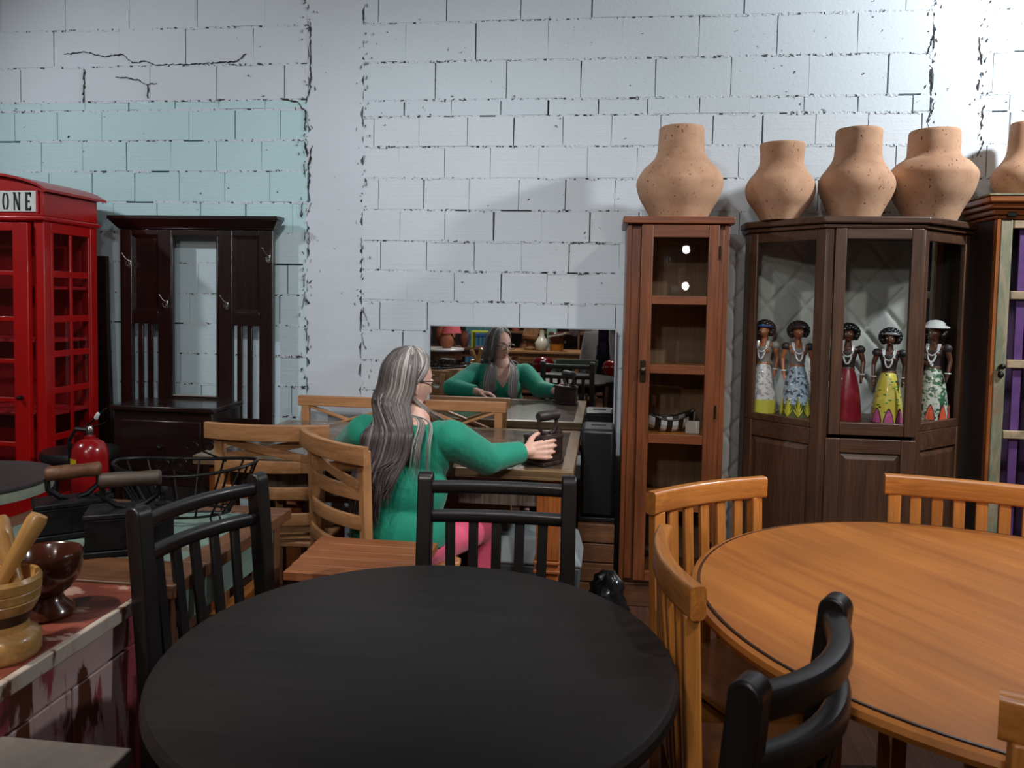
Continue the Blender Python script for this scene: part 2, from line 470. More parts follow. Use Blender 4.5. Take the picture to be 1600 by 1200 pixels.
crack_line([(-2.86,2.62),(-2.87,2.44)], .006)
crack_line([(-1.74,2.45),(-1.64,2.43),(-1.60,2.38),(-1.60,2.28)], .005)
crack_line([(-1.575,2.85),(-1.572,2.5),(-1.60,2.42)], .004)
for xa in (-1.60,-1.575):
    for z0 in (2.2,2.08,1.9,1.74,1.52,1.40,1.22):
        crack_line([(xa+rnd.uniform(-.02,.02),z0+rnd.uniform(-.03,.03)),(xa+rnd.uniform(-.02,.02),z0-rnd.uniform(.04,.12))], rnd.choice((.002,.003,.005)))
for z0 in (2.15,2.03,1.72,1.35,1.2):
    crack_line([(-1.28+rnd.uniform(-.012,.012),z0),(-1.27+rnd.uniform(-.02,.02),z0-rnd.uniform(.03,.1))], rnd.choice((.002,.004)))
for xa,z0 in ((1.53,2.75),(1.545,2.55),(1.55,2.4),(1.76,2.7),(1.77,2.5),(1.76,2.38),(1.775,2.2)):
    crack_line([(xa+rnd.uniform(-.02,.02),z0),(xa+rnd.uniform(-.025,.025),z0-rnd.uniform(.05,.14))], rnd.choice((.002,.003,.005)))
for xa,s_ in ((-1.60,.05),(-1.275,.035),(1.53,.03),(1.765,.03)):
    for _ in range(70):
        x = xa+rnd.gauss(0,s_*.5); z = rnd.uniform(.9,3.0); crack_line([(x,z),(x+rnd.uniform(-.006,.006),z-rnd.uniform(.004,.022))], rnd.choice((.0012,.002,.003)))
for _ in range(70):
    x = rnd.uniform(-3.3,2.0); z = rnd.uniform(1.3,3.0); crack_line([(x,z),(x+rnd.uniform(-.012,.012),z+rnd.uniform(-.012,.012))], rnd.choice((.001,.0018,.003)))
crack.build('crack', M_JOINT, wall, angle=0)
# ------------------------------------------------------------------ chairs
def arc(x0, x1, sag, y=0.0, n=10, z=0.0):
    """points of a shallow arc in plan, bulging to -y"""
    c = (x0+x1)/2; h = (x1-x0)/2
    return [(x0+(x1-x0)*i/n, y - sag*(1-((x0+(x1-x0)*i/n-c)/h)**2), z) for i in range(n+1)]
def seat_mesh(mb, w0, w1, d, z, th=.022, y0=.0, slats=0):
    """a seat tapering to the back; slats > 0: separate boards with gaps are made by the caller"""
    mb.prism([(-w0/2,y0),(w0/2,y0),(w1/2,y0+d-.03),(w1/2-.03,y0+d),(-w1/2+.03,y0+d),(-w1/2,y0+d-.03)], z-th, z)
    return mb
def legs(root, wd, w, d, z, t=.036, y0=.0, name='leg', back=False):
    for sx in (-1,1):
        MB().bar((sx*(w/2-.03), y0+d-.045, 0), (sx*(w/2-.03), y0+d-.045, z), t, t, (0,1,0)).build(name, wd['z'], root, .004)
    for sx in (-1,1):
        MB().bar((sx*(w/2-.03), y0+.03, .17), (sx*(w/2-.03), y0+d-.045, .17), .022, .022).build('side_stretcher', wd['y'], root, .003)
        MB().box(min(sx*(w/2-.04),sx*(w/2-.018)), max(sx*(w/2-.04),sx*(w/2-.018)), y0+.02, y0+d-.05, z-.085, z-.024).build('seat_rail', wd['y'], root, .002)
    MB().bar((-w/2+.03, y0+d-.045, z-.055), (w/2-.03, y0+d-.045, z-.055), .02, .055, (0,0,1)).build('front_rail', wd['x'], root, .002)
def capped_chair(label, wd, Wd=.40, H=.90, loc=(0,0,0), rz=0, group=None, sag=.03, nsl=5, depth=.37, over=.012):
    """slatted chair whose bowed top rail caps the back posts; faces local +y"""
    t = thing('dining_chair', label, 'chair', loc, rz, group)
    zs = .45; rh = .062
    sec = rrect(.032, rh, .009)
    path = arc(-Wd/2-over, Wd/2+over, sag, z=H-rh/2)
    MB().sweep(path, sec).build('top_rail', wd['x'], t, 0, 30)
    for sx in (-1,1):
        MB().bar((sx*(Wd/2-.018), .03, 0), (sx*(Wd/2-.018), -.0-.008, H-rh+.004), .036, .030, (0,1,0)).build('back_leg', wd['z'], t, .004)
    for k in range(nsl):
        u = (k+1)/(nsl+1); x = -Wd/2+.018+(Wd-.036)*u
        yb = -sag*(1-(2*x/Wd)**2)
        MB().bar((x*.97, .012-.012*(1-(2*x/Wd)**2), zs-.01), (x, yb, H-rh+.004), .030, .014, (0,1,0)).build('slat', wd['z'], t, .003)
    seat_mesh(MB(), Wd-.02, Wd+.03, depth, zs, y0=-.005).build('seat', wd['y'], t, .006)
    legs(t, wd, Wd, depth, zs-.022)
    return t
def post_chair(label, wd, Wd=.42, H=.945, loc=(0,0,0), rz=0, group=None, sag=.035, nsl=5, depth=.38, post=.042, rail=.034):
    """slatted chair with rounded back posts standing above two bowed rails; faces local +y"""
    t = thing('dining_chair', label, 'chair', loc, rz, group)
    zs = .45
    for sx in (-1,1):
        x = sx*(Wd/2-post/2)
        hw = post*.5
        prof = [(.035-hw,0),(.030-hw,.45),(.004-hw,.75),(-.012-hw,H-hw)]
        prof += [(-.012-hw*math.cos(PI*k/10), H-hw+hw*math.sin(PI*k/10)) for k in range(1,10)]
        prof += [(-.012+hw,H-hw),(.004+hw,.75),(.030+hw,.45),(.035+hw,0)]
        Mx = Matrix(((0,0,1,0),(1,0,0,0),(0,1,0,0),(0,0,0,1)))
        MB().prism(prof, x-post*.46, x+post*.46, Mx).build('back_leg', wd['z'], t, .004, 40)
    z1 = H-.040; z2 = H-.118
    for nm, z, h in (('top_rail', z1, rail), ('lower_rail', z2, rail)):
        MB().sweep(arc(-Wd/2+post*.6, Wd/2-post*.6, sag, -.008, 12, z), rrect(.028 if h < .04 else .034, h, .011)).build(nm, wd['x'], t, 0, 30)
    for k in range(nsl):
        u = (k+1)/(nsl+1); x = -Wd/2+post*.6+(Wd-post*1.2)*u
        yb = -.008-sag*(1-(2*x/Wd)**2)
        MB().bar((x*.95, .02-.015*(1-(2*x/Wd)**2), zs-.01), (x, yb, z2-.008), .026, .013, (0,1,0)).build('slat', wd['z'], t, .003)
    seat_mesh(MB(), Wd-.03, Wd+.03, depth, zs, y0=.005).build('seat', wd['y'], t, .006)
    legs(t, wd, Wd, depth, zs-.022)
    return t
def cross_chair(label, wd, Wd=.41, H=.92, loc=(0,0,0), rz=0, group=None, depth=.40):
    """chair with a bowed overhanging top rail, a cross of two bars and two ladder rails; faces local +y"""
    t = thing('dining_chair', label, 'chair', loc, rz, group)
    zs = .455; sag = .035
    MB().sweep(arc(-Wd/2-.028, Wd/2+.028, sag*1.2, -.014, 10, H-.033), rrect(.024, .062, .004)).build('top_rail', wd['x'], t, 0, 30)
    for sx in (-1,1):
        MB().bar((sx*(Wd/2-.018), .05, 0), (sx*(Wd/2-.018), .022, zs), .036, .034, (0,1,0)).build('rear_leg', wd['z'], t, .003)
        MB().bar((sx*(Wd/2-.018), .022, zs-.005), (sx*(Wd/2-.018), .004, H-.022), .036, .032, (0,1,0)).build('back_post', wd['z'], t, .003)
    zt, zb = H-.066, .775
    for s in (-1,1):
        a = (-s*(Wd/2-.03), .0, zb+.004); b = (s*(Wd/2-.03), .0, zt)
        pts = [(a[0]+(b[0]-a[0])*i/8, .0-sag*.75*(1-(2*(i/8)-1)**2)+.004*s, a[2]+(b[2]-a[2])*i/8) for i in range(9)]
        MB().sweep(pts, rrect(.012, .031, .002), (0,0,1)).build('cross_bar', wd['x'], t, 0, 30)
    for z in (.752, .652, .552):
        MB().sweep(arc(-Wd/2+.02, Wd/2-.02, sag, .006, 10, z), rrect(.016, .047, .003)).build('ladder_rail', wd['x'], t, 0, 30)
    seat_mesh(MB(), Wd-.02, Wd+.03, depth, zs, y0=.01).build('seat', wd['y'], t, .006)
    legs(t, wd, Wd, depth, zs-.022)
    return t
def face(fx, fy): return math.atan2(-fx, fy)
def from_back(a, b, facing):
    """centre and yaw of a chair whose back runs a-b and that faces to the given side"""
    m = ((a[0]+b[0])/2, (a[1]+b[1])/2, 0)
    d = Vector((b[0]-a[0], b[1]-a[1])); n = Vector((-d.y, d.x)).normalized()
    if n.x*facing[0]+n.y*facing[1] < 0: n = -n
    return m, face(n.x, n.y)

# ------------------------------------------------------------------ the two round tables
def round_table(label, wd, c, r, H, groove=False, edge=.022, group=None):
    t = thing('round_table', label, 'table', (c[0],c[1],0), 0, group)
    if groove:
        prof = [(0,H-.034),(r-.03,H-.034),(r-.006,H-.026),(r,H-.014),(r-.004,H-.004),(r-.014,H),(r-.017,H-.004),(r-.021,H-.004),(r-.024,H+.001),(0,H+.001)]
    else:
        prof = [(0,H-.04),(r-.022,H-.04),(r-.006,H-.034),(r,H-.022),(r-.002,H-.010),(r-.008,H-.003),(r-.018,H),(0,H)]
    MB().lathe(prof, 96).build('tabletop', wd['x'], t, 0, 28)
    if groove: MB().lathe([(r-.0235,H-.0025),(r-.0235,H+.0013),(r-.0185,H+.0013),(r-.0185,H-.0025)],96).build('groove_shade_line', W_HALL['x'], t)  # dark ring that paints the shade inside the rim groove
    MB().lathe([(r*.72,H-.10),(r*.74,H-.10),(r*.74,H-.04),(r*.72,H-.04)], 48).build('apron', wd['x'], t)
    MB().lathe([(.075,.13),(.08,.16),(.055,.20),(.05,.30),(.07,.42),(.06,.55),(.05,.60),(.09,.64),(.13,H-.04)], 24).build('pedestal', wd['z'], t, 0, 50)
    for k in range(4):
        a = PI/4+k*PI/2
        pts = [(.05*math.cos(a),.05*math.sin(a),.17),(.16*math.cos(a),.16*math.sin(a),.15),(.27*math.cos(a),.27*math.sin(a),.06),(.33*math.cos(a),.33*math.sin(a),.022)]
        MB().sweep(pts, rrect(.045,.05,.01)).build('foot', wd['x'], t, 0, 40)
    return t
dk = woods('dark_tabletop', srgb(28,23,23), srgb(41,35,35), rough=.5, coat=.0, streak=.16, scale=.6, bmp=.08)
orw = woods('honey_tabletop', srgb(152,88,33), srgb(193,124,54), rough=.46, coat=.03, streak=.12, scale=.5, bmp=.08)
for _m in dk.values(): _m.node_tree.nodes['Principled BSDF'].inputs['Specular IOR Level'].default_value = .28
T_DARK = round_table('round dark stained table with a plain rounded edge in the foreground', {'x':dk['x'],'z':W_BLK['z']}, (-.318,1.345), .464, .76)
T_OR = round_table('large round honey coloured wooden table with a groove along its rim', {'x':orw['x'],'z':W_OR['z']}, (.876,1.736), .665, .76, True)
T_OR.rotation_euler.z = R(-59)

g = 'honey coloured slatted chairs around the round table'
capped_chair('honey wooden slatted chair in front of the narrow glass cabinet', W_OR, .405, .90, *from_back((.150,2.060),(.465,2.295),(.6,-.8)), g, .025, depth=.34)
m, z = from_back((.152,1.735),(.178,1.385),(1,0)); capped_chair('honey wooden chair seen edge on between the dark table and the large round table', W_OR, .36, .90, m, z, g, .033, depth=.34)
m, z = from_back((.862,2.418),(1.295,2.300),(0,-1)); capped_chair('honey wooden slatted chair in front of the corner display cabinet', W_OR, .44, .90, m, z, g, .018, nsl=6, depth=.34)
m, z = from_back((.540,1.055),(.915,.975),(.2,.98)); capped_chair('honey wooden chair cut off at the lower right corner of the photo', W_OR, .38, .90, m, z, g, .03, depth=.34)
g = 'black slatted chairs around the dark table'
m, z = from_back((-.468,1.960),(-.068,1.985),(0,-1)); post_chair('black slatted chair at the far side of the dark round table, before the woman', W_BLK, .42, .945, m, z, g, .015)
m, z = from_back((-.985,1.515),(-.870,1.905),(1,-.3)); post_chair('black slatted chair left of the dark round table, its back towards the antique irons', W_BLK, .41, .94, m, z, g, .035)
m, z = from_back((.169,.933),(.371,1.255),(-.84,.54)); post_chair('black chair with a thick bowed top rail in the right foreground, between both round tables', W_BLK, .39, .95, m, z, g, .05, post=.044, rail=.042)
g = 'cross backed chairs at the dining table'
m, z = from_back((-1.470,2.765),(-1.050,2.795),(0,1)); cross_chair('light brown cross backed chair left of the woman, seen from behind beside the wire basket', W_PALE, .42, .92, m, z, g)
m, z = from_back((-1.067,2.700),(-.764,2.420),(.68,.735)); cross_chair('light brown cross backed chair turned sideways on which the woman sits', W_PALE, .41, .92, m, z, g)

# plank topped stool
t = thing('plank_stool', 'stool with a reddish brown planked top beside the cross backed chair, behind the dark table', 'stool', (-.69,2.19,0))
for k in range(5):
    y0 = -.165+.066*k
    MB().prism([(-.185-.003*k,y0),(.185,y0),(.185,y0+.064),(-.185-.003*k,y0+.064)], .605, .63).build('plank', W_STOOL['x'], t, .002)
MB().box(-.165,.165,-.145,.145,.55,.604).build('apron', W_STOOL['x'], t, .003)
for sx in (-1,1):
    for sy in (-1,1):
        MB().bar((sx*.165,sy*.145,0),(sx*.145,sy*.125,.6),.036,.036,(0,1,0)).build('leg', W_STOOL['z'], t, .003)
    MB().bar((sx*.158,-.14,.2),(sx*.158,.14,.2),.022,.026).build('stretcher', W_STOOL['y'], t, .002)

# ------------------------------------------------------------------ dining table, bench, mirror
t = thing('dining_table', 'long dining table with a glossy weathered top at which the woman sits', 'table', (-.86,3.34,0))
X0,X1,Y0,Y1 = -.76,.76,-.47,.465
nb = 7
for k in range(nb):
    y0 = Y0+.05+(Y1-Y0-.10)*k/nb; y1 = Y0+.05+(Y1-Y0-.10)*(k+1)/nb-.002
    MB().box(X0+.05,X1-.05,y0,y1,.725,.7585).build('plank', W_TOP['x'], t, .0015)
edge = woods('table_edging', srgb(112,88,62), srgb(158,128,92), rough=.3, coat=.3)
MB().box(X0,X1,Y0,Y0+.049,.722,.76).build('top_frame', edge['x'], t, .003)
MB().box(X0,X1,Y1-.049,Y1,.722,.76).build('top_frame', edge['x'], t, .003)
MB().box(X0,X0+.049,Y0+.05,Y1-.05,.722,.76).build('top_frame', edge['y'], t, .003)
MB().box(X1-.049,X1,Y0+.05,Y1-.05,.722,.76).build('top_frame', edge['y'], t, .003)
for y in (Y0+.06, Y1-.085):
    MB().box(X0+.12,X1-.13,y,y+.025,.605,.72).build('apron', W_APR['z'], t, .002)
for x in (X0+.06, X1-.10):
    MB().box(x,x+.025,Y0+.12,Y1-.12,.605,.72).build('apron', W_APR['y'], t, .002)
for x in (X0+.045, X1-.14):
    for y in (Y0+.045, Y1-.135):
        L = MB().box(x,x+.09,y,y+.09,.40,.721).build('leg', W_FAR['z'], t, .004)
        MB().box(x-.008,x+.098,y-.008,y+.098,.385,.398).build('leg_ring', W_FAR['x'], L, .003)
        MB().box(x-.008,x+.098,y-.008,y+.098,.350,.363).build('leg_ring', W_FAR['x'], L, .003)
        MB().box(x+.004,x+.086,y+.004,y+.086,0,.399).build('leg_foot', W_FAR['z'], L, .004)
t = thing('cross_back_bench', 'wooden bench with two crosses in its back between the dining table and the wall', 'bench', (-1.025,3.86,0))
MB().box(-.555,.545,-.028,.004,.832,.885).build('top_rail', W_PALE['x'], t, .004)
for x in (-.515,-.06,.115,.505):
    MB().bar((x,-.012,0),(x,-.012,.833),.040,.03,(0,1,0)).build('back_post', W_PALE['z'], t, .003)
for xa,xb in ((-.495,-.08),(.135,.485)):
    MB().bar((xa,-.016,.70),(xb,-.016,.83),.012,.03,(0,1,0)).build('cross_bar', W_PALE['x'], t, .002)
    MB().bar((xa,-.008,.83),(xb,-.008,.70),.012,.03,(0,1,0)).build('cross_bar', W_PALE['x'], t, .002)
MB().box(-.535,.525,-.026,.0,.655,.698).build('mid_rail', W_PALE['x'], t, .003)
MB().box(-.545,.535,-.36,-.03,.42,.45).build('seat', W_PALE['x'], t, .004)
for x in (-.515,.505):
    MB().box(x-.02,x+.02,-.34,-.30,0,.419).build('front_leg', W_PALE['z'], t, .003)
t = thing('wall_mirror', 'frameless looking pale edged mirror leaning on the brick wall behind the dining table', 'mirror', (-.42,3.93,0))
MB().box(-.478,.478,.0,.006,.17,1.262).build('mirror_glass', M_MIRROR, t)
fr = plain('pale_grey_edging', srgb(186,196,204), .35, var=.03)
for a in ((-.485,-.4785,-.008,.012,.163,1.2695),(.4785,.485,-.008,.012,.163,1.2695),(-.478,.478,-.008,.012,1.2625,1.2695),(-.478,.478,-.008,.012,.163,.1695)):
    MB().box(*a).build('frame_edge', fr, t)
MB().box(-.44,.44,-.02,.014,0,.162).build('stand', W_MID['x'], t, .003)

# ------------------------------------------------------------------ narrow glazed cabinet
t = thing('display_cabinet', 'tall narrow reddish brown cabinet with one five pane glass door', 'cabinet', (.32,3.52,0))
wd = W_CAB
hx = .225; D = .36
MB().prism([(-hx-.02,-.022),(hx+.02,-.022),(hx+.02,D+.01),(-hx-.02,D+.01)], 1.757, 1.789).build('top_board', wd['x'], t, .005)
MB().box(-hx,-hx+.022,.0,D,.11,1.756).build('side_panel', wd['z'], t, .002)
MB().box(hx-.022,hx,.0,D,.11,1.756).build('side_panel', wd['z'], t, .002)
MB().box(-hx+.023,hx-.023,D-.014,D,.12,1.755).build('back_panel', woods('back_board', srgb(124,96,70), srgb(156,122,92), rough=.6, streak=.25)['z'], t)
MB().box(-hx+.01,hx-.01,.012,D-.01,0,.108).build('plinth', W_MID['x'], t, .003)
MB().box(-hx+.0225,hx-.0225,.02,D-.016,.112,.134).build('floor_board', wd['x'], t)
MB().box(-hx+.0225,hx-.0225,.02,D-.016,1.735,1.755).build('ceiling_board', wd['x'], t)
MB().box(-hx+.023,-hx+.062,-.004,.018,.135,1.734).build('face_stile', wd['z'], t, .002)
MB().box(hx-.045,hx-.023,-.004,.018,.135,1.734).build('face_stile', wd['z'], t, .002)
for z in (.475,.785,1.10,1.415):
    MB().box(-hx+.0235,hx-.0235,.035,D-.016,z-.009,z+.009).build('shelf', W_OR['x'], t)
dr = MB(); dx0,dx1 = -.162,.178
dr.box(dx0,dx0+.052,-.026,-.005,.135,1.752); dr.box(dx1-.046,dx1,-.026,-.005,.135,1.752)
door = dr.build('door', wd['z'], t, .003)
for z0,z1 in ((1.696,1.752),(1.398,1.436),(1.086,1.126),(.770,.812),(.462,.500),(.135,.180)):
    n = 8; poly = [(dx0+.0525,z0),(dx1-.0465,z0),(dx1-.0465,z1)]
    MB().box(dx0+.0525,dx1-.0465,-.025,-.006,z0,z1).build('door_rail', wd['x'], door, .002)
for z0,z1 in ((1.437,1.695),(1.127,1.397),(.813,1.085),(.501,.769),(.181,.461)):
    MB().box(dx0+.0525,dx1-.0465,-.017,-.013,z0,z1).build('glass_pane', M_GLASS, door)
brass = plain('aged_brass', srgb(70,58,44), .35, .9)
k = MB().lathe([(.0,.0),(.013,.001),(.015,.006),(.008,.012),(.008,.02),(.014,.026),(.012,.036),(0,.04)], 16, Matrix.Translation((dx0+.02,-.026,1.10)) @ Matrix.Rotation(PI/2,4,'X')).build('door_knob', brass, door)
MB().box(dx0+.008,dx0+.034,-.030,-.0265,1.045,1.145).build('escutcheon', brass, door, .003)
for z in (1.63,.92,.30):
    MB().tube([(dx1+.004,-.024,z-.03),(dx1+.004,-.024,z+.03)], .005).build('hinge', brass, t)
# things on its shelf
t = thing('striped_basket', 'black and white striped boat shaped basket in the narrow glass cabinet', 'basket', (.315,3.70,.794), R(8))
n = 28; vs = []; fs = []; ms = 8
bw = plain('basket_black', srgb(20,18,20), .4); ww = plain('basket_white', srgb(196,196,200), .55)
def boat(u, v):  # u along, v around -1..1
    x = -.125+.25*u; half = .062*math.sin(PI*min(max(u*.92+.04,0),1))**.7
    y = half*math.sin(v*PI/2*1.0)*1.0; z = .062*(1-math.cos(v*PI/2))+.045*(2*u-1)**2
    return (x, y*1.05, z)
for nm, mt, pick in (('weave', bw, lambda i: (i//3)%2==0), ('white_stripe', ww, lambda i: (i//3)%2==1)):
    mb = MB()
    for i in range(n):
        if not pick(i): continue
        q = [[Vector(boat((i+a)/n, -1+2*j/ms)) for j in range(ms+1)] for a in (0,1)]
        for j in range(ms):
            a,b,c,d = q[0][j],q[1][j],q[1][j+1],q[0][j+1]
            o = Vector((0,0,-.003))
            mb.add([a,b,c,d,a+o,b+o,c+o,d+o],[(0,1,2,3),(7,6,5,4),(0,4,5,1),(2,6,7,3)])
    mb.build(nm, mt, t, angle=0)
MB().tube([boat(i/n,1) for i in range(n+1)], .004, 6).build('rim', bw, t); MB().tube([boat(i/n,-1) for i in range(n+1)], .004, 6).build('rim', bw, t)
MB().bar((-.03,0,.0),(.03,0,0),.03,.008).build('foot', bw, t)
o = MB().box(-.032,.032,-.001,.001,0,.058).build('price_card', plain('card_paper', srgb(188,176,168), .8, var=.03)); o.location = (.425,3.66,.795); o.rotation_euler = (R(-10),0,R(-6))
tag(o, 'small pale blank card leaning beside the striped basket', 'card')

# ------------------------------------------------------------------ corner display cabinet with three glazed sides
t = thing('corner_cabinet', 'dark brown three sided display cabinet with glass above and raised panels below', 'cabinet', (1.15,3.5,0))
wd = W_COR
P0,P1,P2,P3 = (-.470,.27),(-.205,.0),(.208,.0),(.512,.27)
Bk = .40
out = lambda e: [(-.470-e,Bk),(-.470-e,.27-e*.5),(-.205-e*.4,-e),(.208+e*.4,-e),(.512+e,.27-e*.5),(.512+e,Bk)]
MB().prism(out(.028), 1.762, 1.792).build('top_board', wd['x'], t, .006)
MB().prism(out(.012), 1.742, 1.761).build('top_molding', wd['x'], t, .004)
MB().prism(out(-.012), .865, .885).build('inner_shelf', wd['x'], t)
MB().prism(out(-.012), .06, .08).build('floor_board', wd['x'], t)
MB().prism(out(-.012), 1.722, 1.741).build('ceiling_board', wd['x'], t)
MB().prism(out(.006), 0, .059).build('plinth', wd['x'], t, .003)
def panel_frame(a, b, z0, z1, parent, stile=.045, rail=.05, th=.022, raised=True, glassy=False, sill=.05, head=.05, off=.0):
    """frame of stiles and rails between plan points a and b with a glass pane or a raised panel"""
    A = Vector((*a,0)); B = Vector((*b,0)); d = (B-A).normalized(); nrm = Vector((d.y,-d.x,0)); L = (B-A).length
    M = Matrix(((d.x,-nrm.x,0,A.x+nrm.x*off),(d.y,-nrm.y,0,A.y+nrm.y*off),(0,0,1,0),(0,0,0,1)))
    f = MB(); f.box(0,stile,0,th,z0,z1,M); f.box(L-stile,L,0,th,z0,z1,M); fr = f.build('door_frame', wd['z'], parent, .003)
    MB().box(stile+.0005,L-stile-.0005,.001,th-.001,z0,z0+sill,M).build('door_rail', wd['x'], fr, .003)
    MB().box(stile+.0005,L-stile-.0005,.001,th-.001,z1-head,z1,M).build('door_rail', wd['x'], fr, .003)
    x0,x1,za,zb = stile,L-stile,z0+sill,z1-head
    if glassy: MB().box(x0,x1,th*.5,th*.5+.003,za,zb,M).build('glass_pane', M_GLASS, fr)
    else:
        e = .028
        vs = [(x0,.014,za),(x1,.014,za),(x1,.014,zb),(x0,.014,zb),(x0+e,.003,za+e),(x1-e,.003,za+e),(x1-e,.003,zb-e),(x0+e,.003,zb-e),
              (x0,.018,za),(x1,.018,za),(x1,.018,zb),(x0,.018,zb)]
        MB().add(vs, [(0,1,5,4),(1,2,6,5),(2,3,7,6),(3,0,4,7),(4,5,6,7),(8,9,1,0),(9,10,2,1),(10,11,3,2),(11,8,0,3)], M).build('raised_panel', wd['z'], fr, 0, 10)
    return fr
def lerp2(a,b,u): return (a[0]+(b[0]-a[0])*u, a[1]+(b[1]-a[1])*u)
panel_frame(P0,P1,.862,1.741,t,.040,glassy=True,sill=.032,head=.048)
panel_frame(P0,P1,.06,.861,t,.040,sill=.06,head=.075)
panel_frame(P2,P3,.862,1.741,t,.042,glassy=True,sill=.036,head=.048)
panel_frame(P2,P3,.06,.861,t,.042,sill=.06,head=.085)
panel_frame((P1[0]+.042,0),(P2[0]-.008,0),.842,1.741,t,.048,glassy=True,sill=.055,head=.046,off=.016)
panel_frame((P1[0]+.034,0),(P2[0]-.004,0),.06,.826,t,.060,sill=.07,head=.062,off=.016)
MB().prism([(P1[0]-.012,.012),(P1[0]+.004,-.004),(P1[0]+.040,-.004),(P1[0]+.040,.02),(P1[0],.03)], .06, 1.741).build('corner_post', wd['z'], t, .003)
MB().prism([(P2[0]+.014,.012),(P2[0]+.003,-.004),(P2[0]-.006,-.004),(P2[0]-.006,.02),(P2[0],.03)], .06, 1.741).build('corner_post', wd['z'], t, .003)
MB().box(P0[0],P0[0]+.02,.285,Bk,.06,1.741).build('side_panel', wd['z'], t, .002)
MB().box(P3[0]-.022,P3[0],.285,Bk,.06,1.741).build('side_panel', wd['z'], t, .002)
MB().box(.342,.362,Bk-.03,Bk-.008,.886,1.721).build('back_post', wd['z'], t, .002)
MB().box(.363,.489,Bk-.014,Bk-.002,.886,1.721).build('back_panel', W_BLK['z'], t)
MB().box(-.44,.48,Bk-.014,Bk-.002,.081,.864).build('lower_back_panel', wd['x'], t)
# quilted mattress behind
vs=[];fs=[];nx,nz=150,190; w_,h_ = .97,1.72
for j in range(nz+1):
    for i in range(nx+1):
        x=-w_/2+w_*i/nx; z=.03+h_*j/nz
        a=(x+z*.86)/.185; b=(x-z*.86)/.185
        q=min(abs(math.sin(PI*a)),abs(math.sin(PI*b)))
        e=min(1,(w_/2-abs(x))/.04,(z-.03)/.04+.0,(h_+.03-z)/.04); e=max(e,0)
        vs.append((x, -.016*min(1,q*2.6)**.6*1.0-.012*e**.5, z))
for j in range(nz):
    for i in range(nx):
        a=j*(nx+1)+i; fs.append((a,a+1,a+nx+2,a+nx+1))
mt = thing('quilted_mattress', 'pale grey diamond quilted mattress standing against the wall behind the corner cabinet', 'mattress', (1.075,3.945,0))
quilt = plain('quilted_cloth', srgb(172,172,170), .85, var=.03)
MB().add(vs,fs).build('quilted_face', quilt, mt, angle=0).data.shade_smooth()
MB().box(-w_/2,w_/2,.0005,.018,.03,.03+h_).build('backing', quilt, mt)

# ------------------------------------------------------------------ far right cabinet with distressed door
M_GREEN, nt, b = newmat('chipped_green_paint')
v = coords(nt,(7,7,1.6)); f = noise(nt,v,1.3,7,.68,.6); f2 = noise(nt,coords(nt,(3,3,2)),2.2,5,.7)
c1 = ramp(nt,f,[(.38,srgb(84,96,74)),(.50,srgb(120,124,100)),(.58,srgb(156,140,116))])
s = ramp(nt,f2,[(.50,(0,0,0)),(.62,(1,1,1))]); nt.links.new(mixc(nt,s.outputs[0],c1.outputs[0],srgb(132,104,78)), b.inputs['Base Color']); b.inputs['Roughness'].default_value=.75
bump(nt,b,f,.3,.003)
M_PURP = plain('purple_paint', srgb(96,62,118), .5, var=.15); M_PLUM = plain('plum_paint', srgb(44,22,52), .6)
M_CHIP = plain('chipped_cream_paint', srgb(168,146,118), .75, var=.22, scale=30)
t = thing('armoire', 'amber wooden cabinet at the right edge with a chipped green door and purple bars', 'cabinet', (1.725,3.68,-.108)); t.scale = (1.077,1.0,1.077)
wd = W_FAR
MB().box(0,.02,.02,.26,.12,1.775).build('side_panel', plain('dark_side_brown', srgb(58,36,26), .6), t)  # side panel dark brown against the amber front
MB().box(.0205,.80,.24,.26,.12,1.775).build('back_panel', M_PLUM, t)
MB().box(.021,.80,.02,.239,.12,.14).build('floor_board', wd['x'], t)
MB().box(-.0,.014,-.012,.019,.12,1.775).build('face_stile', wd['z'], t, .002)
for k,(e,z0,z1) in enumerate(((.012,1.776,1.792),(.028,1.793,1.815),(.045,1.816,1.838),(.060,1.839,1.865))):
    MB().box(-e*.9,.82,-e,.265,z0,z1).build('cornice', wd['x'], t, .006)
MB().box(-.058,.82,-.062,.265,1.866,1.874).build('cornice_top', M_GREEN, t, .002)
MB().box(0,.8,0,.26,.1005,.119).build('plinth', wd['x'], t, .003)
d = MB().box(.0145,.060,-.016,.006,.122,1.772).build('door', M_GREEN, t, .004)
MB().box(.6205,.672,-.016,.006,.122,1.772).build('door_stile', M_GREEN, d, .004)
MB().box(.676,.80,-.010,.019,.12,1.775).build('face_stile', wd['z'], t, .002); MB().box(.78,.80,.02,.2395,.141,1.775).build('side_panel', W_COR['z'], t)
MB().box(.0645,.62,-.014,.004,.122,.19).build('door_rail', M_CHIP, d, .003)
MB().box(.0645,.62,-.014,.004,1.738,1.770).build('door_rail', M_CHIP, d, .003)
for z in (1.463,1.178,.882,.60):
    MB().box(.0645,.62,-.014,.004,z-.017,z+.017).build('door_rail', M_CHIP, d, .003)
for x,ww_ in ((.098,.034),(.185,.035),(.27,.035),(.36,.035),(.45,.035),(.54,.035)):
    MB().box(x,x+ww_,.0065,.019,.141,1.737).build('purple_bar', M_PURP, d, .002)
iron_m = plain('dark_iron', srgb(30,27,27), .45, .6, var=.3)
MB().box(.03,.066,-.03,-.0165,1.783,1.805).build('top_catch', iron_m, t, .004)
MB().cap((.036,-.0165,1.165),(.036,-.04,1.168),.008,.012).build('door_knob', iron_m, d)
MB().cap((.040,-.018,1.135),(.040,-.02,1.132),.012,.012).build('knob_plate', iron_m, d)

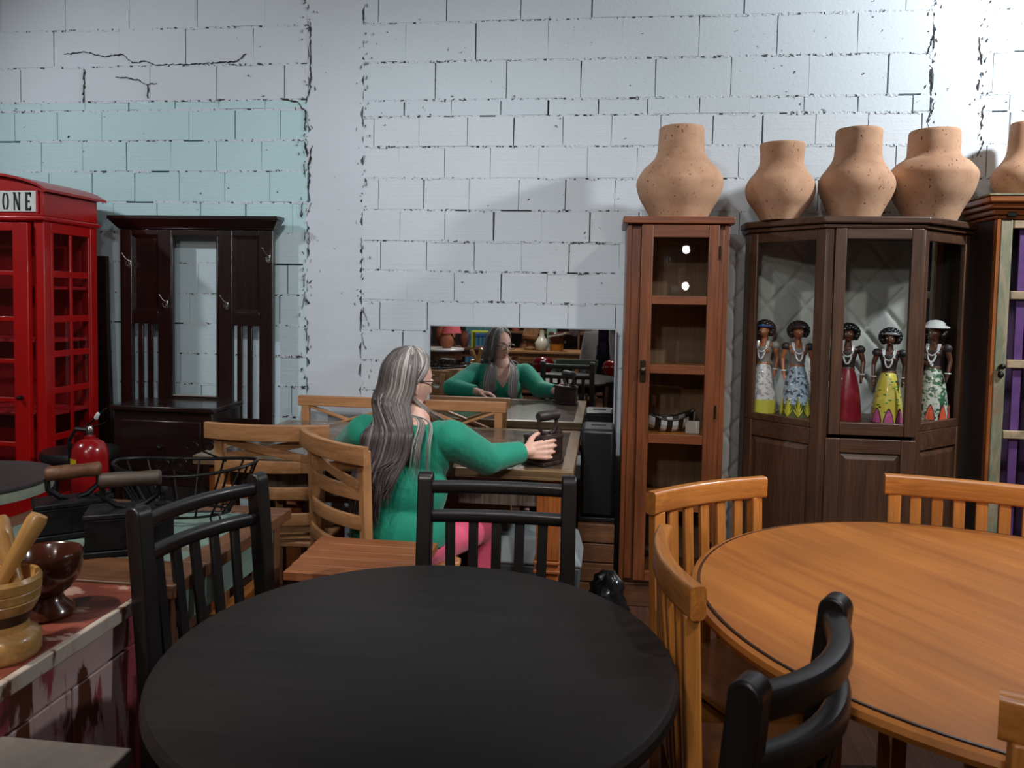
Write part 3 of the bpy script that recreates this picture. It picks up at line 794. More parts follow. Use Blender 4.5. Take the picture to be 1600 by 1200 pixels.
# ------------------------------------------------------------------ clay vases
M_CLAY, nt, b = newmat('pitted_clay')
v = coords(nt); f = noise(nt,v,5,5,.6); sp = noise(nt,coords(nt,(1,1,.6)),95,2,.5)
c = ramp(nt,f,[(.3,srgb(162,120,92)),(.55,srgb(190,150,120)),(.75,srgb(206,168,138))])
s = ramp(nt,sp,[(.68,(0,0,0)),(.71,(1,1,1))]); nt.links.new(mixc(nt,s.outputs[0],c.outputs[0],srgb(96,60,44)), b.inputs['Base Color'])
b.inputs['Roughness'].default_value=.85
si = nt.nodes.new('ShaderNodeMath'); si.operation='SUBTRACT'; nt.links.new(f,si.inputs[0]); nt.links.new(s.outputs[0],si.inputs[1]); bump(nt,b,si.outputs[0],.5,.006)
def vase(label, loc, prof, seed, tilt=0, rz=0):
    rr = random.Random(seed); ph = [rr.uniform(0,6.28) for _ in range(4)]
    wob = lambda a,z: 1+.018*math.sin(2*a+ph[0]+6*z)+.012*math.sin(3*a+ph[1]-9*z)+.006*math.sin(7*a+ph[2])
    pts = []                      # smooth the profile with a spline
    n = len(prof)
    for i in range(n-1):
        p0 = prof[max(i-1,0)]; p1 = prof[i]; p2 = prof[i+1]; p3 = prof[min(i+2,n-1)]
        for k in range(5):
            u = k/5
            pts.append(tuple(.5*((2*p1[j])+(-p0[j]+p2[j])*u+(2*p0[j]-5*p1[j]+4*p2[j]-p3[j])*u*u+(-p0[j]+3*p1[j]-3*p2[j]+p3[j])*u**3) for j in (0,1)))
    pts.append(prof[-1])
    r0,z0 = pts[-1]
    pts += [(r0-.004,z0+.006),(r0-.012,z0+.004),(r0-.016,z0-.01)]+[(max(.01,r-.016),z) for r,z in prof[::-1][1:-1]]+[(.0,.02)]
    mb = MB(); mb.lathe([(0,0)]+pts, 56, Matrix.Rotation(tilt,4,'Y'), wob)
    o = mb.build('clay_vase', M_CLAY, None, 0, 50); o.location = loc; o.rotation_euler = (0,0,rz)
    return tag(o, label, 'vase', 'pitted clay vases on the cabinets')
vase('large clay vase with a tall neck on top of the narrow glass cabinet', (.335,3.68,1.790), [(.125,0),(.15,.05),(.178,.10),(.193,.15),(.192,.185),(.165,.235),(.125,.275),(.108,.31),(.104,.36),(.103,.42)], 1)
vase('shortest clay vase, leftmost of the three on the corner cabinet', (.795,3.70,1.793), [(.085,0),(.115,.05),(.145,.095),(.155,.14),(.145,.18),(.112,.225),(.096,.26),(.095,.30),(.099,.345)], 2)
vase('clay vase with a slanting rim, middle one on the corner cabinet', (1.112,3.67,1.793), [(.100,0),(.125,.06),(.15,.115),(.160,.155),(.152,.195),(.122,.24),(.102,.28),(.098,.33),(.099,.40)], 3, R(1.5))
vase('widest clay vase with a broad neck, rightmost on the corner cabinet', (1.466,3.73,1.793), [(.105,0),(.13,.06),(.165,.125),(.183,.19),(.180,.225),(.148,.265),(.112,.295),(.108,.35),(.106,.405)], 4)
vase('clay vase cut off at the right edge on top of the amber cabinet', (1.890,3.805,1.911), [(.094,0),(.11,.03),(.127,.06),(.133,.10),(.12,.135),(.092,.17),(.075,.208),(.069,.27),(.063,.338)], 5)
# ------------------------------------------------------------------ hall stand
t = thing('hall_stand', 'tall dark mahogany hall stand with an empty mirror frame, coat hooks and a box seat', 'hall stand', (-2.165,3.87,0))
wd = W_HALL
HW = .43
c0_, c1_ = .004, .042
for (ea,za,eb,zb) in ((.004,1.745,.010,1.752),(.010,1.7525,.042,1.794),(.046,1.7945,.046,1.815)):
    vs = [(-HW-ea,-ea,za),(HW+ea,-ea,za),(HW+ea,.045,za),(-HW-ea,.045,za),(-HW-eb,-eb,zb),(HW+eb,-eb,zb),(HW+eb,.045,zb),(-HW-eb,.045,zb)]
    MB().add(vs,[(0,3,2,1),(4,5,6,7),(0,1,5,4),(1,2,6,5),(2,3,7,6),(3,0,4,7)]).build('cornice', wd['x'], t, .003)
for x0,x1 in ((-HW,-.365),(-.213,-.137),(.128,.205),(.356,HW)):
    MB().box(x0,x1,0,.030,.02 if abs(x0)>.3 or abs(x1)>.3 else .60,1.744).build('stile', wd['z'], t, .003)
for x0,x1 in ((-.3645,-.2135),(.2055,.3555)):
    MB().box(x0,x1,.001,.029,1.715,1.744).build('cross_rail', wd['x'], t, .002)
    MB().box(x0,x1,.001,.029,1.240,1.310).build('cross_rail', wd['x'], t, .002)
    MB().box(x0,x1,.001,.029,.60,.745).build('cross_rail', wd['x'], t, .002)
    e = .018; za,zb = 1.310,1.715
    vs = [(x0,.002,za),(x1,.002,za),(x1,.002,zb),(x0,.002,zb),(x0+e,.014,za+e),(x1-e,.014,za+e),(x1-e,.014,zb-e),(x0+e,.014,zb-e),(x0,.024,za),(x1,.024,za),(x1,.024,zb),(x0,.024,zb)]
    MB().add(vs,[(0,1,5,4),(1,2,6,5),(2,3,7,6),(3,0,4,7),(4,5,6,7),(8,11,10,9),(8,9,1,0),(9,10,2,1),(10,11,3,2),(11,8,0,3)]).build('panel', wd['z'], t, 0, 10)
    w3 = x1-x0
    for u in (.30,.66) if x0<0 else (.25,.63):
        MB().box(x0+w3*u-.014,x0+w3*u+.012,.008,.024,.746,1.239).build('slat', wd['z'], t, .002)
MB().box(-.1365,.1275,.001,.029,1.712,1.744).build('cross_rail', wd['x'], t, .002)
MB().box(-.1365,.1275,.001,.029,.79,.855).build('cross_rail', wd['x'], t, .002)
for x0,x1 in ((-.1365,-.128),(.119,.1275)):
    MB().box(x0,x1,-.004,.02,.856,1.711).build('mirror_bead', wd['z'], t, .002)
MB().box(-.128,.119,-.004,.012,.856,.862).build('mirror_bead', plain('pale_bead', srgb(150,140,132), .4), t)
chrome = plain('worn_chrome', srgb(190,188,182), .25, 1.0)
for x,z in ((-.372,1.565),(-.163,1.35),(.178,1.35),(.410,1.60)):
    h = MB().box(x-.008,x+.008,-.006,-.0005,z-.028,z+.015).build('coat_hook', chrome, t, .002)
    MB().tube([(x,-.005,z-.008),(x,-.022,z-.020),(x,-.036,z-.014),(x,-.040,z+.004)], .0036, 8).build('hook_prong', chrome, h)
    MB().tube([(x,-.005,z+.010),(x-.009,-.026,z+.022),(x-.015,-.045,z+.045)], .003, 8).build('hook_prong', chrome, h)
    MB().ell((x-.015,-.045,z+.047),(.005,.005,.005)).build('hook_ball', chrome, h)
b = MB().box(-.27,.255,-.30,-.002,.44,.815).build('box_seat', wd['x'], t, .004)
MB().box(-.285,.27,-.318,-.001,.816,.842).build('seat_lid', wd['x'], t, .006)
MB().box(-.22,.20,-.312,-.3005,.50,.77).build('drawer_front', wd['x'], b, .004)
MB().cap((-.01,-.315,.64),(-.01,-.33,.64),.008,.012).build('drawer_knob', iron_m, b)
for x in (-.25,.235):
    MB().box(x-.022,x+.022,-.29,-.246,.02,.439).build('leg', wd['z'], t, .003)
MB().box(-HW,HW,-.30,.03,.05,.08).build('bottom_shelf', wd['x'], t, .003)
# round dark stool beside it
t = thing('round_stool', 'low dark round stool in front of the box seat of the hall stand', 'stool', (-2.42,3.30,0))
MB().lathe([(0,.62),(.15,.62),(.165,.63),(.168,.65),(.16,.668),(0,.672)], 32).build('seat', W_BLK['x'], t)
for k in range(4):
    a = PI/4+k*PI/2
    MB().bar((.14*math.cos(a),.14*math.sin(a),0),(.10*math.cos(a),.10*math.sin(a),.622),.03,.03,(0,1,0)).build('leg', W_BLK['z'], t, .003)

# ------------------------------------------------------------------ red telephone booth
M_RED, nt, b = newmat('glossy_red_paint')
f = noise(nt, coords(nt), 4, 4); r = ramp(nt, f, [(.3,srgb(156,3,4)),(.7,srgb(178,8,8))]); nt.links.new(r.outputs[0], b.inputs['Base Color'])
b.inputs['Roughness'].default_value = .38; b.inputs['Coat Weight'].default_value = .25
M_RDARK = plain('dark_red_inside', srgb(186,34,38), .55)
M_SIGN = plain('sign_white', srgb(214,216,214), .5, var=.02); M_LETTER = plain('sign_black', srgb(16,18,24), .5)
t = thing('phone_booth', 'red telephone booth with a white lettered sign at the left edge', 'phone booth', (-3.03,3.375,0))
BW, BD = .38, .385
def rb(name, a, parent=None, bev=.003, mat=None): return MB().box(*a).build(name, mat or M_RED, parent or t, bev)
for x,y in ((-BW,0),(BW-.052,0),(-BW,BD-.05),(BW-.052,BD-.05)):
    rb('corner_post', (x,x+.052,y,y+.05,.06,1.735))
rb('plinth', (-BW-.01,BW+.01,-.01,BD+.01,0,.059))
rb('lower_cornice', (-BW-.012,BW+.014,-.018,BD+.012,1.736,1.760), bev=.008)
rb('sign_box', (-BW-.002,BW+.003,-.004,BD,1.761,1.872))
# roof: shallow arched with overhang
pts = []
for k in range(17):
    u = -1+2*k/16; pts.append((u*(BW+.035), 1.884+.085*(1-u*u)**.75))
vs=[];fs=[]
for y in (-.03,BD+.03):
    for x,z in pts: vs.append((x,y,z))
    for x,z in pts: vs.append((x,y,z-.012))
m=len(pts)
for i in range(m-1):
    fs += [(i,i+1,2*m+i+1,2*m+i),(m+i+1,m+i,3*m+i,3*m+i+1),(i+1,i,m+i,m+i+1),(2*m+i,2*m+i+1,3*m+i+1,3*m+i)]
fs += [(0,2*m,3*m,m),(m-1,2*m-1,4*m-1,3*m-1)]
MB().add(vs,fs).build('roof', M_RED, t, 0, 30)
poly=[(x*.96,z-.013) for x,z in pts]
vs=[];n=len(poly)
for y in (-.004,BD): vs += [(x,y,max(z,1.8725)) for x,z in poly]
MB().add(vs,[tuple(range(n)),tuple(range(n,2*n))[::-1]]+[(i,n+i,n+i+1,i+1) for i in range(n-1)]+[(0,n-1,2*n-1,n)]).build('pediment', M_RED, t, 0, 20)
sg = MB().box(-.345,.349,-.010,-.0045,1.778,1.876).build('sign_board', M_SIGN, t, .001)
MB().box(.350,.360,-.012,-.0045,1.774,1.880).build('sign_edge', M_RDARK, t)
# letters built as stencil shapes
def letter(ch, x, z, h, w):
    mb = MB(); y0,y1 = -.0125,-.0102; s = w*.30
    def bx(a,b,c,d): mb.box(x+a,x+b,y0,y1,z+c,z+d)
    def seg(x0,z0,x1,z1,tk):
        d = Vector((x1-x0,0,z1-z0)).normalized(); n = Vector((-d.z,0,d.x))*tk/2
        A = Vector((x+x0,0,z+z0)); B = Vector((x+x1,0,z+z1))
        q=[A-n,B-n,B+n,A+n]
        mb.add([(p.x,y0,p.z) for p in q]+[(p.x,y1,p.z) for p in q],[(0,1,2,3),(7,6,5,4),(0,4,5,1),(1,5,6,2),(2,6,7,3),(3,7,4,0)])
    if ch == 'E':
        bx(0.1*w,.1*w+s,0,h); bx(.1*w+s*1.15,w*.95,h-.12*h,h); bx(w*.80,w*.95,h*.76,h); bx(.1*w+s*1.15,w*.75,h*.45,h*.55); bx(.1*w+s*1.15,w*.95,0,.12*h); bx(w*.80,w*.95,0,h*.24)
    elif ch == 'N':
        bx(.05*w,.05*w+s*.5,0,h); bx(w*.82,w*.82+s*.5,0,h); seg(.12*w,h*.98,.86*w,h*.03,s*.95); bx(-.05*w,.3*w,h*.93,h); bx(.70*w,1.05*w,h*.93,h)
    elif ch == 'O':
        for sgn in (-1,1):
            for k in range(6):
                a0=R(-70+140*k/6); a1=R(-70+140*(k+1)/6)
                seg(w*.5+sgn*w*.38*math.cos(a0),h*.5+h*.47*math.sin(a0),w*.5+sgn*w*.38*math.cos(a1),h*.5+h*.47*math.sin(a1),s*.7)
    elif ch == 'H':
        bx(.05*w,.05*w+s,0,h); bx(w*.95-s,w*.95,0,h); bx(.05*w+s*1.15,w*.95-s*1.15,h*.45,h*.55)
    elif ch == 'P':
        bx(.05*w,.05*w+s,0,h); bx(.05*w+s*1.15,w*.8,h*.88,h); bx(.05*w+s*1.15,w*.8,h*.45,h*.56); bx(w*.7,w*.95,h*.52,h*.92)
    elif ch == 'L':
        bx(.1*w,.1*w+s,0,h); bx(.1*w+s*1.15,w*.95,0,.12*h); bx(w*.80,w*.95,0,h*.24)
    elif ch == 'T':
        bx(.5*w-s/2,.5*w+s/2,0,h*.87); bx(0,w,h*.89,h); bx(0,w*.12,h*.75,h); bx(w*.88,w,h*.75,h)
    mb.build('letter', M_LETTER, sg, angle=0)
for k,ch in enumerate('TELEPHONE'):
    letter(ch, .292-.058*(8-k), 1.784, .085, .034)
# front door with glazing bars
door = rb('door', (-.30,-.235,-.030,-.001,.07,1.725)); rb('door_stile', (.240,.318,-.030,-.001,.07,1.725), door)
rb('door_rail', (-.2345,.2395,-.029,-.002,1.686,1.725), door); rb('door_rail', (-.2345,.2395,-.029,-.002,.07,.40), door)
zz = [1.686,1.487,1.268,1.066,.88,.665,.40]
for z in zz[1:-1]: rb('glazing_bar', (-.2345,.2395,-.024,-.008,z-.011,z+.011), door, .002)
for x in (-.08,.09): rb('glazing_bar', (x-.008,x+.008,-.0235,-.0085,.401,1.685), door, .002)
M_BGLASS = glass_mat('booth_glass', (.90,.86,.87), 1.0)
MB().box(-.234,.239,-.014,-.011,.401,1.685).build('glass_pane', M_BGLASS, door)
MB().cap((.278,-.031,.894),(.278,-.05,.894),.010,.010).build('door_knob', iron_m, door)
rb('door_frame', (-.375,-.301,-.012,.01,.06,1.735)) if False else None
# side facing the room: two columns of panes
sd = rb('side_frame', (BW-.014,BW-.002,.051,.334,1.684,1.735)); rb('side_frame', (BW-.014,BW-.002,.051,.334,.06,.40), sd)
rb('side_stile', (BW-.014,BW-.002,.0505,.068,.40,1.684), sd); rb('side_stile', (BW-.014,BW-.002,.322,.334,.40,1.684), sd)
for z in (1.487,1.268,1.098,.918,.69): rb('glazing_bar', (BW-.016,BW-.004,.0685,.3215,z-.016,z+.016), sd, .002)
rb('glazing_bar', (BW-.0155,BW-.0045,.185,.203,.401,1.683), sd, .002)
MB().box(BW-.0115,BW-.0085,.0685,.3215,.401,1.683).build('glass_pane', M_BGLASS, sd)
rb('back_panel', (-BW+.052,BW-.052,BD-.02,BD-.005,.06,1.735), mat=M_RDARK)
rb('far_side_panel', (-BW+.004,-BW+.016,.051,BD-.05,.06,1.735), mat=M_RDARK)
for z in (1.42,1.16,.80): rb('inner_shelf', (-BW+.02,BW-.02,.055,BD-.022,z-.008,z+.008), mat=M_RDARK)
# a weathered board leaning behind it
o = MB().prism([(0,0),(.035,0),(.05,.5),(.035,.9),(.025,1.25),(.02,1.6),(-.08,1.6),(-.08,0)],0,.03, Matrix.Rotation(PI/2,4,'X')).build('leaning_board', W_HALL['z']); o.location=(-2.70,3.90,0)
tag(o, 'dark crooked wooden board standing behind the red telephone booth', 'board')

# ------------------------------------------------------------------ fire extinguisher on its stand
t = thing('fire_extinguisher', 'red fire extinguisher with a yellow label in front of the telephone booth', 'extinguisher', (-2.12,2.95,0)); t.scale = (.84,.84,.955)
M_XRED = plain('extinguisher_red', srgb(150,16,20), .25, coat=.4, var=.05)
MB().lathe([(0,.385),(.075,.385),(.082,.395),(.084,.41),(.084,.755),(.080,.785),(.064,.812),(.04,.826),(.026,.83),(.026,.842),(0,.842)], 32).build('cylinder', M_XRED, t, 0, 40)
MB().add([(.0855*math.sin(a),-.0855*math.cos(a),z) for z in (.68,.75) for a in [R(-62+9*k) for k in range(7)]],[(k,k+1,k+8,k+7) for k in range(6)]).build('yellow_label', plain('label_yellow', srgb(206,176,32), .5, var=.03), t)
v_ = MB().lathe([(.014,.842),(.018,.85),(.018,.875),(.012,.885),(0,.887)], 14).build('valve', chrome, t)
MB().bar((-.01,0,.885),(.085,.01,.965),.016,.007).build('lever', plain('black_metal', srgb(26,24,24), .4, .5), v_, .002)
MB().bar((-.01,0,.872),(.075,.01,.90),.016,.006).build('carry_handle', iron_m, v_, .002)
MB().cap((.045,-.012,.925),(.055,-.014,.94),.011,.009).build('seal_tag', M_SIGN, v_)
MB().tube([(-.01,-.01,.868),(-.05,-.03,.875),(-.095,-.02,.82),(-.105,0,.7),(-.10,0,.55)], .010, 8).build('hose', M_LETTER, t)
for k in range(3):
    a = PI/2+k*2*PI/3
    MB().tube([(.06*math.cos(a),.06*math.sin(a),.386),(.14*math.cos(a),.14*math.sin(a),.012)], .011, 8).build('stand_leg', M_XRED, t)
MB().lathe([(.05,.36),(.088,.36),(.088,.384),(.05,.384)], 24).build('stand_ring', M_XRED, t)

# ------------------------------------------------------------------ distressed red counter and green topped table
def worn(name, top, under, bare, sc=(5,5,5), lo=.47, streak=False):
    m, nt, b = newmat(name)
    v = coords(nt, sc); f = noise(nt, v, 1.1, 6, .62, .4); f2 = noise(nt, coords(nt, tuple(s*1.4 for s in sc), loc=(3,5,1)), 1.0, 5, .6, .3)
    s1 = ramp(nt, f, [(lo,(0,0,0)),(lo+.04,(1,1,1))]); s2 = ramp(nt, f2, [(.56,(0,0,0)),(.60,(1,1,1))])
    c = mixc(nt, s1.outputs[0], top, under); c = mixc(nt, s2.outputs[0], c, bare)
    nt.links.new(c, b.inputs['Base Color']); b.inputs['Roughness'].default_value = .5; bump(nt, b, f, .25, .003); return m
M_CTOP = worn('worn_red_brown_top', srgb(112,52,36), srgb(142,72,56), srgb(176,140,124), (5,12,5), .50)
M_CFRONT = worn('chipped_pink_wash', srgb(190,160,156), srgb(150,66,76), srgb(88,44,30), (7,9,2.4), .50)
M_CEDGE = worn('chipped_white_edge', srgb(188,172,158), srgb(176,156,140), srgb(96,56,38), (3,9,3), .5)
t = thing('counter', 'worn red counter with a chipped white edge at the left side of the foreground', 'counter', (-1.40,1.20,0))
ytop = [-.55,-.33,-.10,.13,.42]
for a,b_ in zip(ytop,ytop[1:]):
    pass
for k in range(4):
    x0 = -.36+.185*k
    MB().box(x0,x0+.184,-.55,.42,.700,.7295).build('top_board', M_CTOP, t, .002)
MB().box(.3805,.396,-.55,.42,.698,.730).build('edge_strip', M_CEDGE, t, .003)
MB().box(.32,.372,-.52,.40,.05,.695).build('front_panel', M_CFRONT, t)
for k,(a,b_) in enumerate(((-.52,-.30),(-.295,-.06),(-.055,.16),(.165,.385))):
    MB().box(.3725,.380,a,b_,.06,.62).build('front_board', M_CFRONT, t, .003)
MB().box(.3725,.3795,-.52,.40,.625,.695).build('front_rail', M_CFRONT, t, .002)
MB().box(.372,.386,.388,.42,.0,.696).build('corner_post', M_CFRONT, t, .003)
MB().box(-.35,.319,.38,.40,.05,.695).build('end_panel', M_CFRONT, t)
M_GTOP = worn('worn_green_panel', srgb(104,126,118), srgb(116,138,128), srgb(92,86,74), (4,4,4), .5)
t = thing('green_topped_table', 'wooden table with a worn green panelled top carrying the irons and the wire basket', 'table', (-1.38,1.98,0))
MB().box(-.36,.41,-.345,-.19,.695,.729).build('top_frame', W_MID['x'], t, .003)
MB().box(-.36,.41,.255,.33,.695,.729).build('top_frame', W_MID['x'], t, .003)
MB().box(.335,.41,-.1895,.2545,.695,.729).build('top_frame', W_MID['y'], t, .003)
MB().box(-.36,-.285,-.1895,.2545,.695,.729).build('top_frame', W_MID['y'], t, .003)
for k in range(4):
    x0 = -.2845+.1547*k; MB().box(x0,x0+.1537,-.1895,.2545,.700,.7265).build('green_board', M_GTOP, t, .002)
for x in (-.33,.36):
    for y in (-.31,.28): MB().box(x-.025,x+.025,y-.02,y+.02,0,.694).build('leg', W_MID['z'], t, .003)
MB().box(.37,.385,-.28,.25,.60,.694).build('apron', M_GTOP, t, .002); MB().box(.365,.39,-.28,.25,.52,.56).build('stretcher', W_OR['y'], t, .002)
t = thing('round_side_table', 'small round table with dark grey top and pale rim before the telephone booth', 'table', (-2.115,2.28,0))
MB().lathe([(0,.762),(.27,.762),(.282,.77),(.284,.778),(0,.78)], 48).build('tabletop', plain('slate_grey', srgb(70,68,68), .5), t)
MB().lathe([(0,.722),(.25,.722),(.276,.73),(.283,.7615),(0,.7616)], 48).build('rim', plain('pale_green_paint', srgb(150,158,140), .6, var=.2), t)
MB().lathe([(.13,0),(.13,.03),(.03,.06),(.03,.60),(.06,.7),(.06,.7215)], 20).build('pedestal', W_BLK['z'], t)
o = thing('stool', 'pale grey wooden seat at the lower left edge, against the red counter', 'stool', (-.865,1.0,0))
for k in range(4):
    MB().box(-.120,.118,-.26+.1*k,-.26+.1*k+.097,.635,.66).build('seat_board', plain('pale_grey_wood', srgb(102,93,88), .75, var=.25, scale=8) if k==0 else bpy.data.materials['pale_grey_wood'], o, .004)
for x in (-.10,.098):
    for y in (-.23,.11): MB().box(x-.016,x+.016,y-.016,y+.016,0,.634).build('leg', bpy.data.materials['pale_grey_wood'], o, .003)

# ------------------------------------------------------------------ antique box irons
M_IRON = plain('blackened_cast_iron', srgb(34,33,36), .48, .7, var=.35, scale=30, bmp=.3)
def box_iron(label, loc, rz, L=.20, Wd=.11, H=.10, grip=None, dark=1, metal=None):
    M_IRON = metal or globals()['M_IRON']
    t = thing('charcoal_iron', label, 'iron', loc, rz, 'antique charcoal irons')
    def hull(s, z0, z1, k0=1, k1=1):
        pl = [(-Wd/2,-L/2),(Wd/2,-L/2),(Wd/2,L*.10),(Wd*.40,L*.26),(Wd*.22,L*.42),(0,L*.52),(-Wd*.22,L*.42),(-Wd*.40,L*.26),(-Wd/2,L*.10)]
        n = len(pl); vs = [(x*s*k0,y*s*k0,z0) for x,y in pl]+[(x*s*k1,y*s*k1,z1) for x,y in pl]
        return MB().add(vs,[tuple(range(n))[::-1],tuple(range(n,2*n))]+[(i,(i+1)%n,n+(i+1)%n,n+i) for i in range(n)])
    hull(1.05,0,.014).build('sole_plate', M_IRON, t, .002)
    hull(.94,.0145,H).build('body', M_IRON, t, .003)
    hull(1.0,H+.0005,H+.014,1,.97).build('lid', M_IRON, t, .003)
    MB().box(-Wd*.3,Wd*.3,-L*.475,-L*.470,.03,H*.6).build('vent_door', M_IRON, t, .002)
    hz = H+.088
    for s in (-1,1):
        y = s*L*.30
        pts = [(0,s*.012,H+.015),(0,s*.035,H+.022),(0,y*1.02,H+.045),(0,y*1.05,hz-.016),(0,y*.95,hz)]
        MB().tube(pts,.0075,8,upv=(1,0,0)).build('handle_bracket', M_IRON, t)
    MB().lathe([(.014,0),(.020,.008),(.021,.05),(.019,L*.45),(.021,L*.66),(.015,L*.69)],16,Matrix.Translation((0,-L*.345,hz)) @ Matrix.Rotation(-PI/2,4,'X')).build('grip', grip or W_MID['x'], t, 0, 40)
    MB().lathe([(.02,H+.014),(.02,H+.02),(.008,H+.026),(.006,H+.05),(0,H+.052)],12,Matrix.Translation((0,L*.36,0))).build('latch_knob', M_IRON, t)
    return t
GRIPW = plain('worn_grip_wood', srgb(74,62,52), .55, var=.25)
box_iron('black charcoal iron on the green topped table, the one nearer the black chair', (-1.225,1.865,.730), R(-62), .215, .125, .095, GRIPW)
box_iron('black charcoal iron on the green topped table, the one below the fire extinguisher', (-1.455,1.955,.730), R(-48), .20, .11, .085, W_MID['x'])
IRON3 = box_iron('rusty brown charcoal iron on the dining table, held by the woman', (-.212,3.035,.761), R(-38), .165, .115, .098, plain('dark_grip', srgb(46,38,36), .5), metal=plain('rusty_iron', srgb(58,43,39), .55, .5, var=.3, scale=30, bmp=.3))

# ------------------------------------------------------------------ wire basket
t = thing('wire_basket', 'oval black wire basket with scrolled handles on the green topped table', 'basket', (-1.225,2.135,.7305), R(12))
M_WIRE = plain('black_wire', srgb(24,22,22), .4, .6)
def ov(a, b, z, n=36, ph=0): return [(a*math.cos(2*PI*i/n+ph), b*math.sin(2*PI*i/n+ph), z+0.009*math.cos(2*(2*PI*i/n+ph))*(a/.2)) for i in range(n)]
MB().tube(ov(.205,.125,.165), .0052, 8, True).build('rim', M_WIRE, t)
MB().tube([(x,y,.022) for x,y,_ in ov(.12,.07,0)], .0038, 8, True).build('base_ring', M_WIRE, t)
MB().tube([(.12*math.cos(a)*.2*0+x,y,.022) for a,x,y in ((0,-.12,0),(0,.12,0))], .003, 6).build('base_wire', M_WIRE, t)
for k in range(16):
    a = 2*PI*k/16
    zt_ = .165+.009*math.cos(2*a)
    MB().tube([(.12*math.cos(a),.07*math.sin(a),.022),(.15*math.cos(a),.09*math.sin(a),.06),(.185*math.cos(a),.112*math.sin(a),.12),(.205*math.cos(a),.125*math.sin(a),zt_)], .0034, 6).build('rib_wire', M_WIRE, t)
for s in (-1,1):
    for m_ in (-1,1):
        pts = []
        for k in range(22):
            u = k/21; a = u*2.2*PI; r_ = .004+.020*u
            pts.append((m_*(.028+r_*math.cos(a+PI)), s*.128, .192+r_*math.sin(a+PI)*.9))
        pts.append((m_*.085, s*.115, .150))
        MB().tube(pts, .003, 6, upv=(0,1,0)).build('scroll', M_WIRE, t)
for k,(x,y) in enumerate(((.10,.055),(-.10,.055),(.10,-.055),(-.10,-.055))):
    c = [(x+.014*math.cos(2*PI*i/14), y, .016+.0135*math.sin(2*PI*i/14)) for i in range(14)]
    MB().tube(c, .0028, 6, True, upv=(0,1,0)).build('foot_ring', M_WIRE, t)

# ------------------------------------------------------------------ mortars and pestles
M_MORT = woods('turned_pale_wood', srgb(168,120,62), srgb(206,160,96), rough=.35, coat=.3, streak=.2, scale=.8)
M_BAND = plain('burnt_band', srgb(58,30,20), .5)
t = thing('wooden_mortar', 'turned light wood mortar with a dark band, holding two pestles', 'mortar', (-1.085,1.265,.7305))
prof = [(.0,0),(.058,0),(.062,.008),(.062,.034),(.056,.042),(.044,.050),(.041,.062)]
MB().lathe(prof+[(0,.0621)], 40).build('foot', M_MORT['x'], t, 0, 40)
MB().lathe([(0,.0622),(.041,.0622),(.045,.074),(.050,.084),(0,.0841)], 40).build('dark_band', M_BAND, t, 0, 40)
MB().lathe([(.0,.0842),(.0505,.0842),(.056,.094),(.060,.104),(.0585,.106),(.0605,.108),(.0625,.122),(.0612,.124),(.0632,.126),(.064,.142),(.060,.150),(.055,.148),(.05,.12),(.035,.10),(0,.095)], 40).build('bowl', M_MORT['x'], t, 0, 25)
def pestle(label, a, b, r1, r2):
    d = Vector(b)-Vector(a); L = d.length
    o = MB().lathe([(0,0),(r1*.8,.002),(r1,.012),(r1*.98,.03),(r2*.8,L*.45),(r2,L*.72),(r2*1.1,L*.93),(r2*.9,L),(0,L+.002)], 20).build('pestle', M_MORT['z'], None, 0, 50)
    o.location = a; o.rotation_euler = d.to_track_quat('Z','Y').to_euler()
    return tag(o, label, 'pestle', 'pestles in the wooden mortar')
pestle('light wooden pestle leaning right in the light wood mortar', (-1.098,1.257,.842), (-1.042,1.307,.982), .012, .0165)
pestle('light wooden pestle leaning left in the light wood mortar', (-1.070,1.288,.842), (-1.135,1.310,.970), .013, .019)
t = thing('clay_mortar', 'glazed dark brown footed bowl behind the light wood mortar', 'bowl', (-1.135,1.440,.7305))
M_BRN = plain('brown_glaze', srgb(72,34,20), .18, coat=.6, var=.25)
MB().lathe([(0,0),(.05,0),(.054,.006),(.05,.018),(.034,.032),(.030,.044)]+[(0,.0445)], 36).build('foot', M_BRN, t, 0, 50)
MB().lathe([(0,.045),(.031,.045),(.048,.058),(.062,.080),(.068,.105),(.069,.128),(.066,.134),(.060,.130),(.056,.10),(.04,.07),(0,.062)], 36).build('bowl', M_BRN, t, 0, 50)

# ------------------------------------------------------------------ floor clutter between table and narrow cabinet
t = thing('black_box', 'black box with a rounded top edge between the dining table and the narrow cabinet', 'box', (-.012,3.66,0))
M_BLACK = plain('black_leatherette', srgb(13,13,15), .42, var=.2, scale=60, bmp=.1)
MB().box(-.080,.078,-.12,.12,.405,.815).build('body', M_BLACK, t, .018)
MB().box(-.085,.083,-.125,.125,.385,.404).build('base_trim', M_BLACK, t, .003)
MB().cap((-.03,0,.8152),(.03,0,.8152),.006,.006).build('carry_handle', M_BLACK, t)
for k in range(4):
    MB().box(-.086,.084,-.13,-.115,.012+.092*k,.098+.092*k).build('crate_slat', W_MID['x'], t, .003)
MB().box(-.082,.08,-.114,.125,.012,.384).build('crate_body', W_MID['y'], t)
t = thing('storage_box', 'grey plastic storage box with a lighter lid on the floor under the dining table', 'box', (-.25,3.17,0))
vs=[(-.165,-.10,0),(.165,-.10,0),(.165,.10,0),(-.165,.10,0),(-.182,-.118,.33),(.182,-.118,.33),(.182,.118,.33),(-.182,.118,.33)]
MB().add(vs,[(0,3,2,1),(4,5,6,7),(0,1,5,4),(1,2,6,5),(2,3,7,6),(3,0,4,7)]).build('body', plain('grey_plastic', srgb(64,70,72), .4), t, .01)
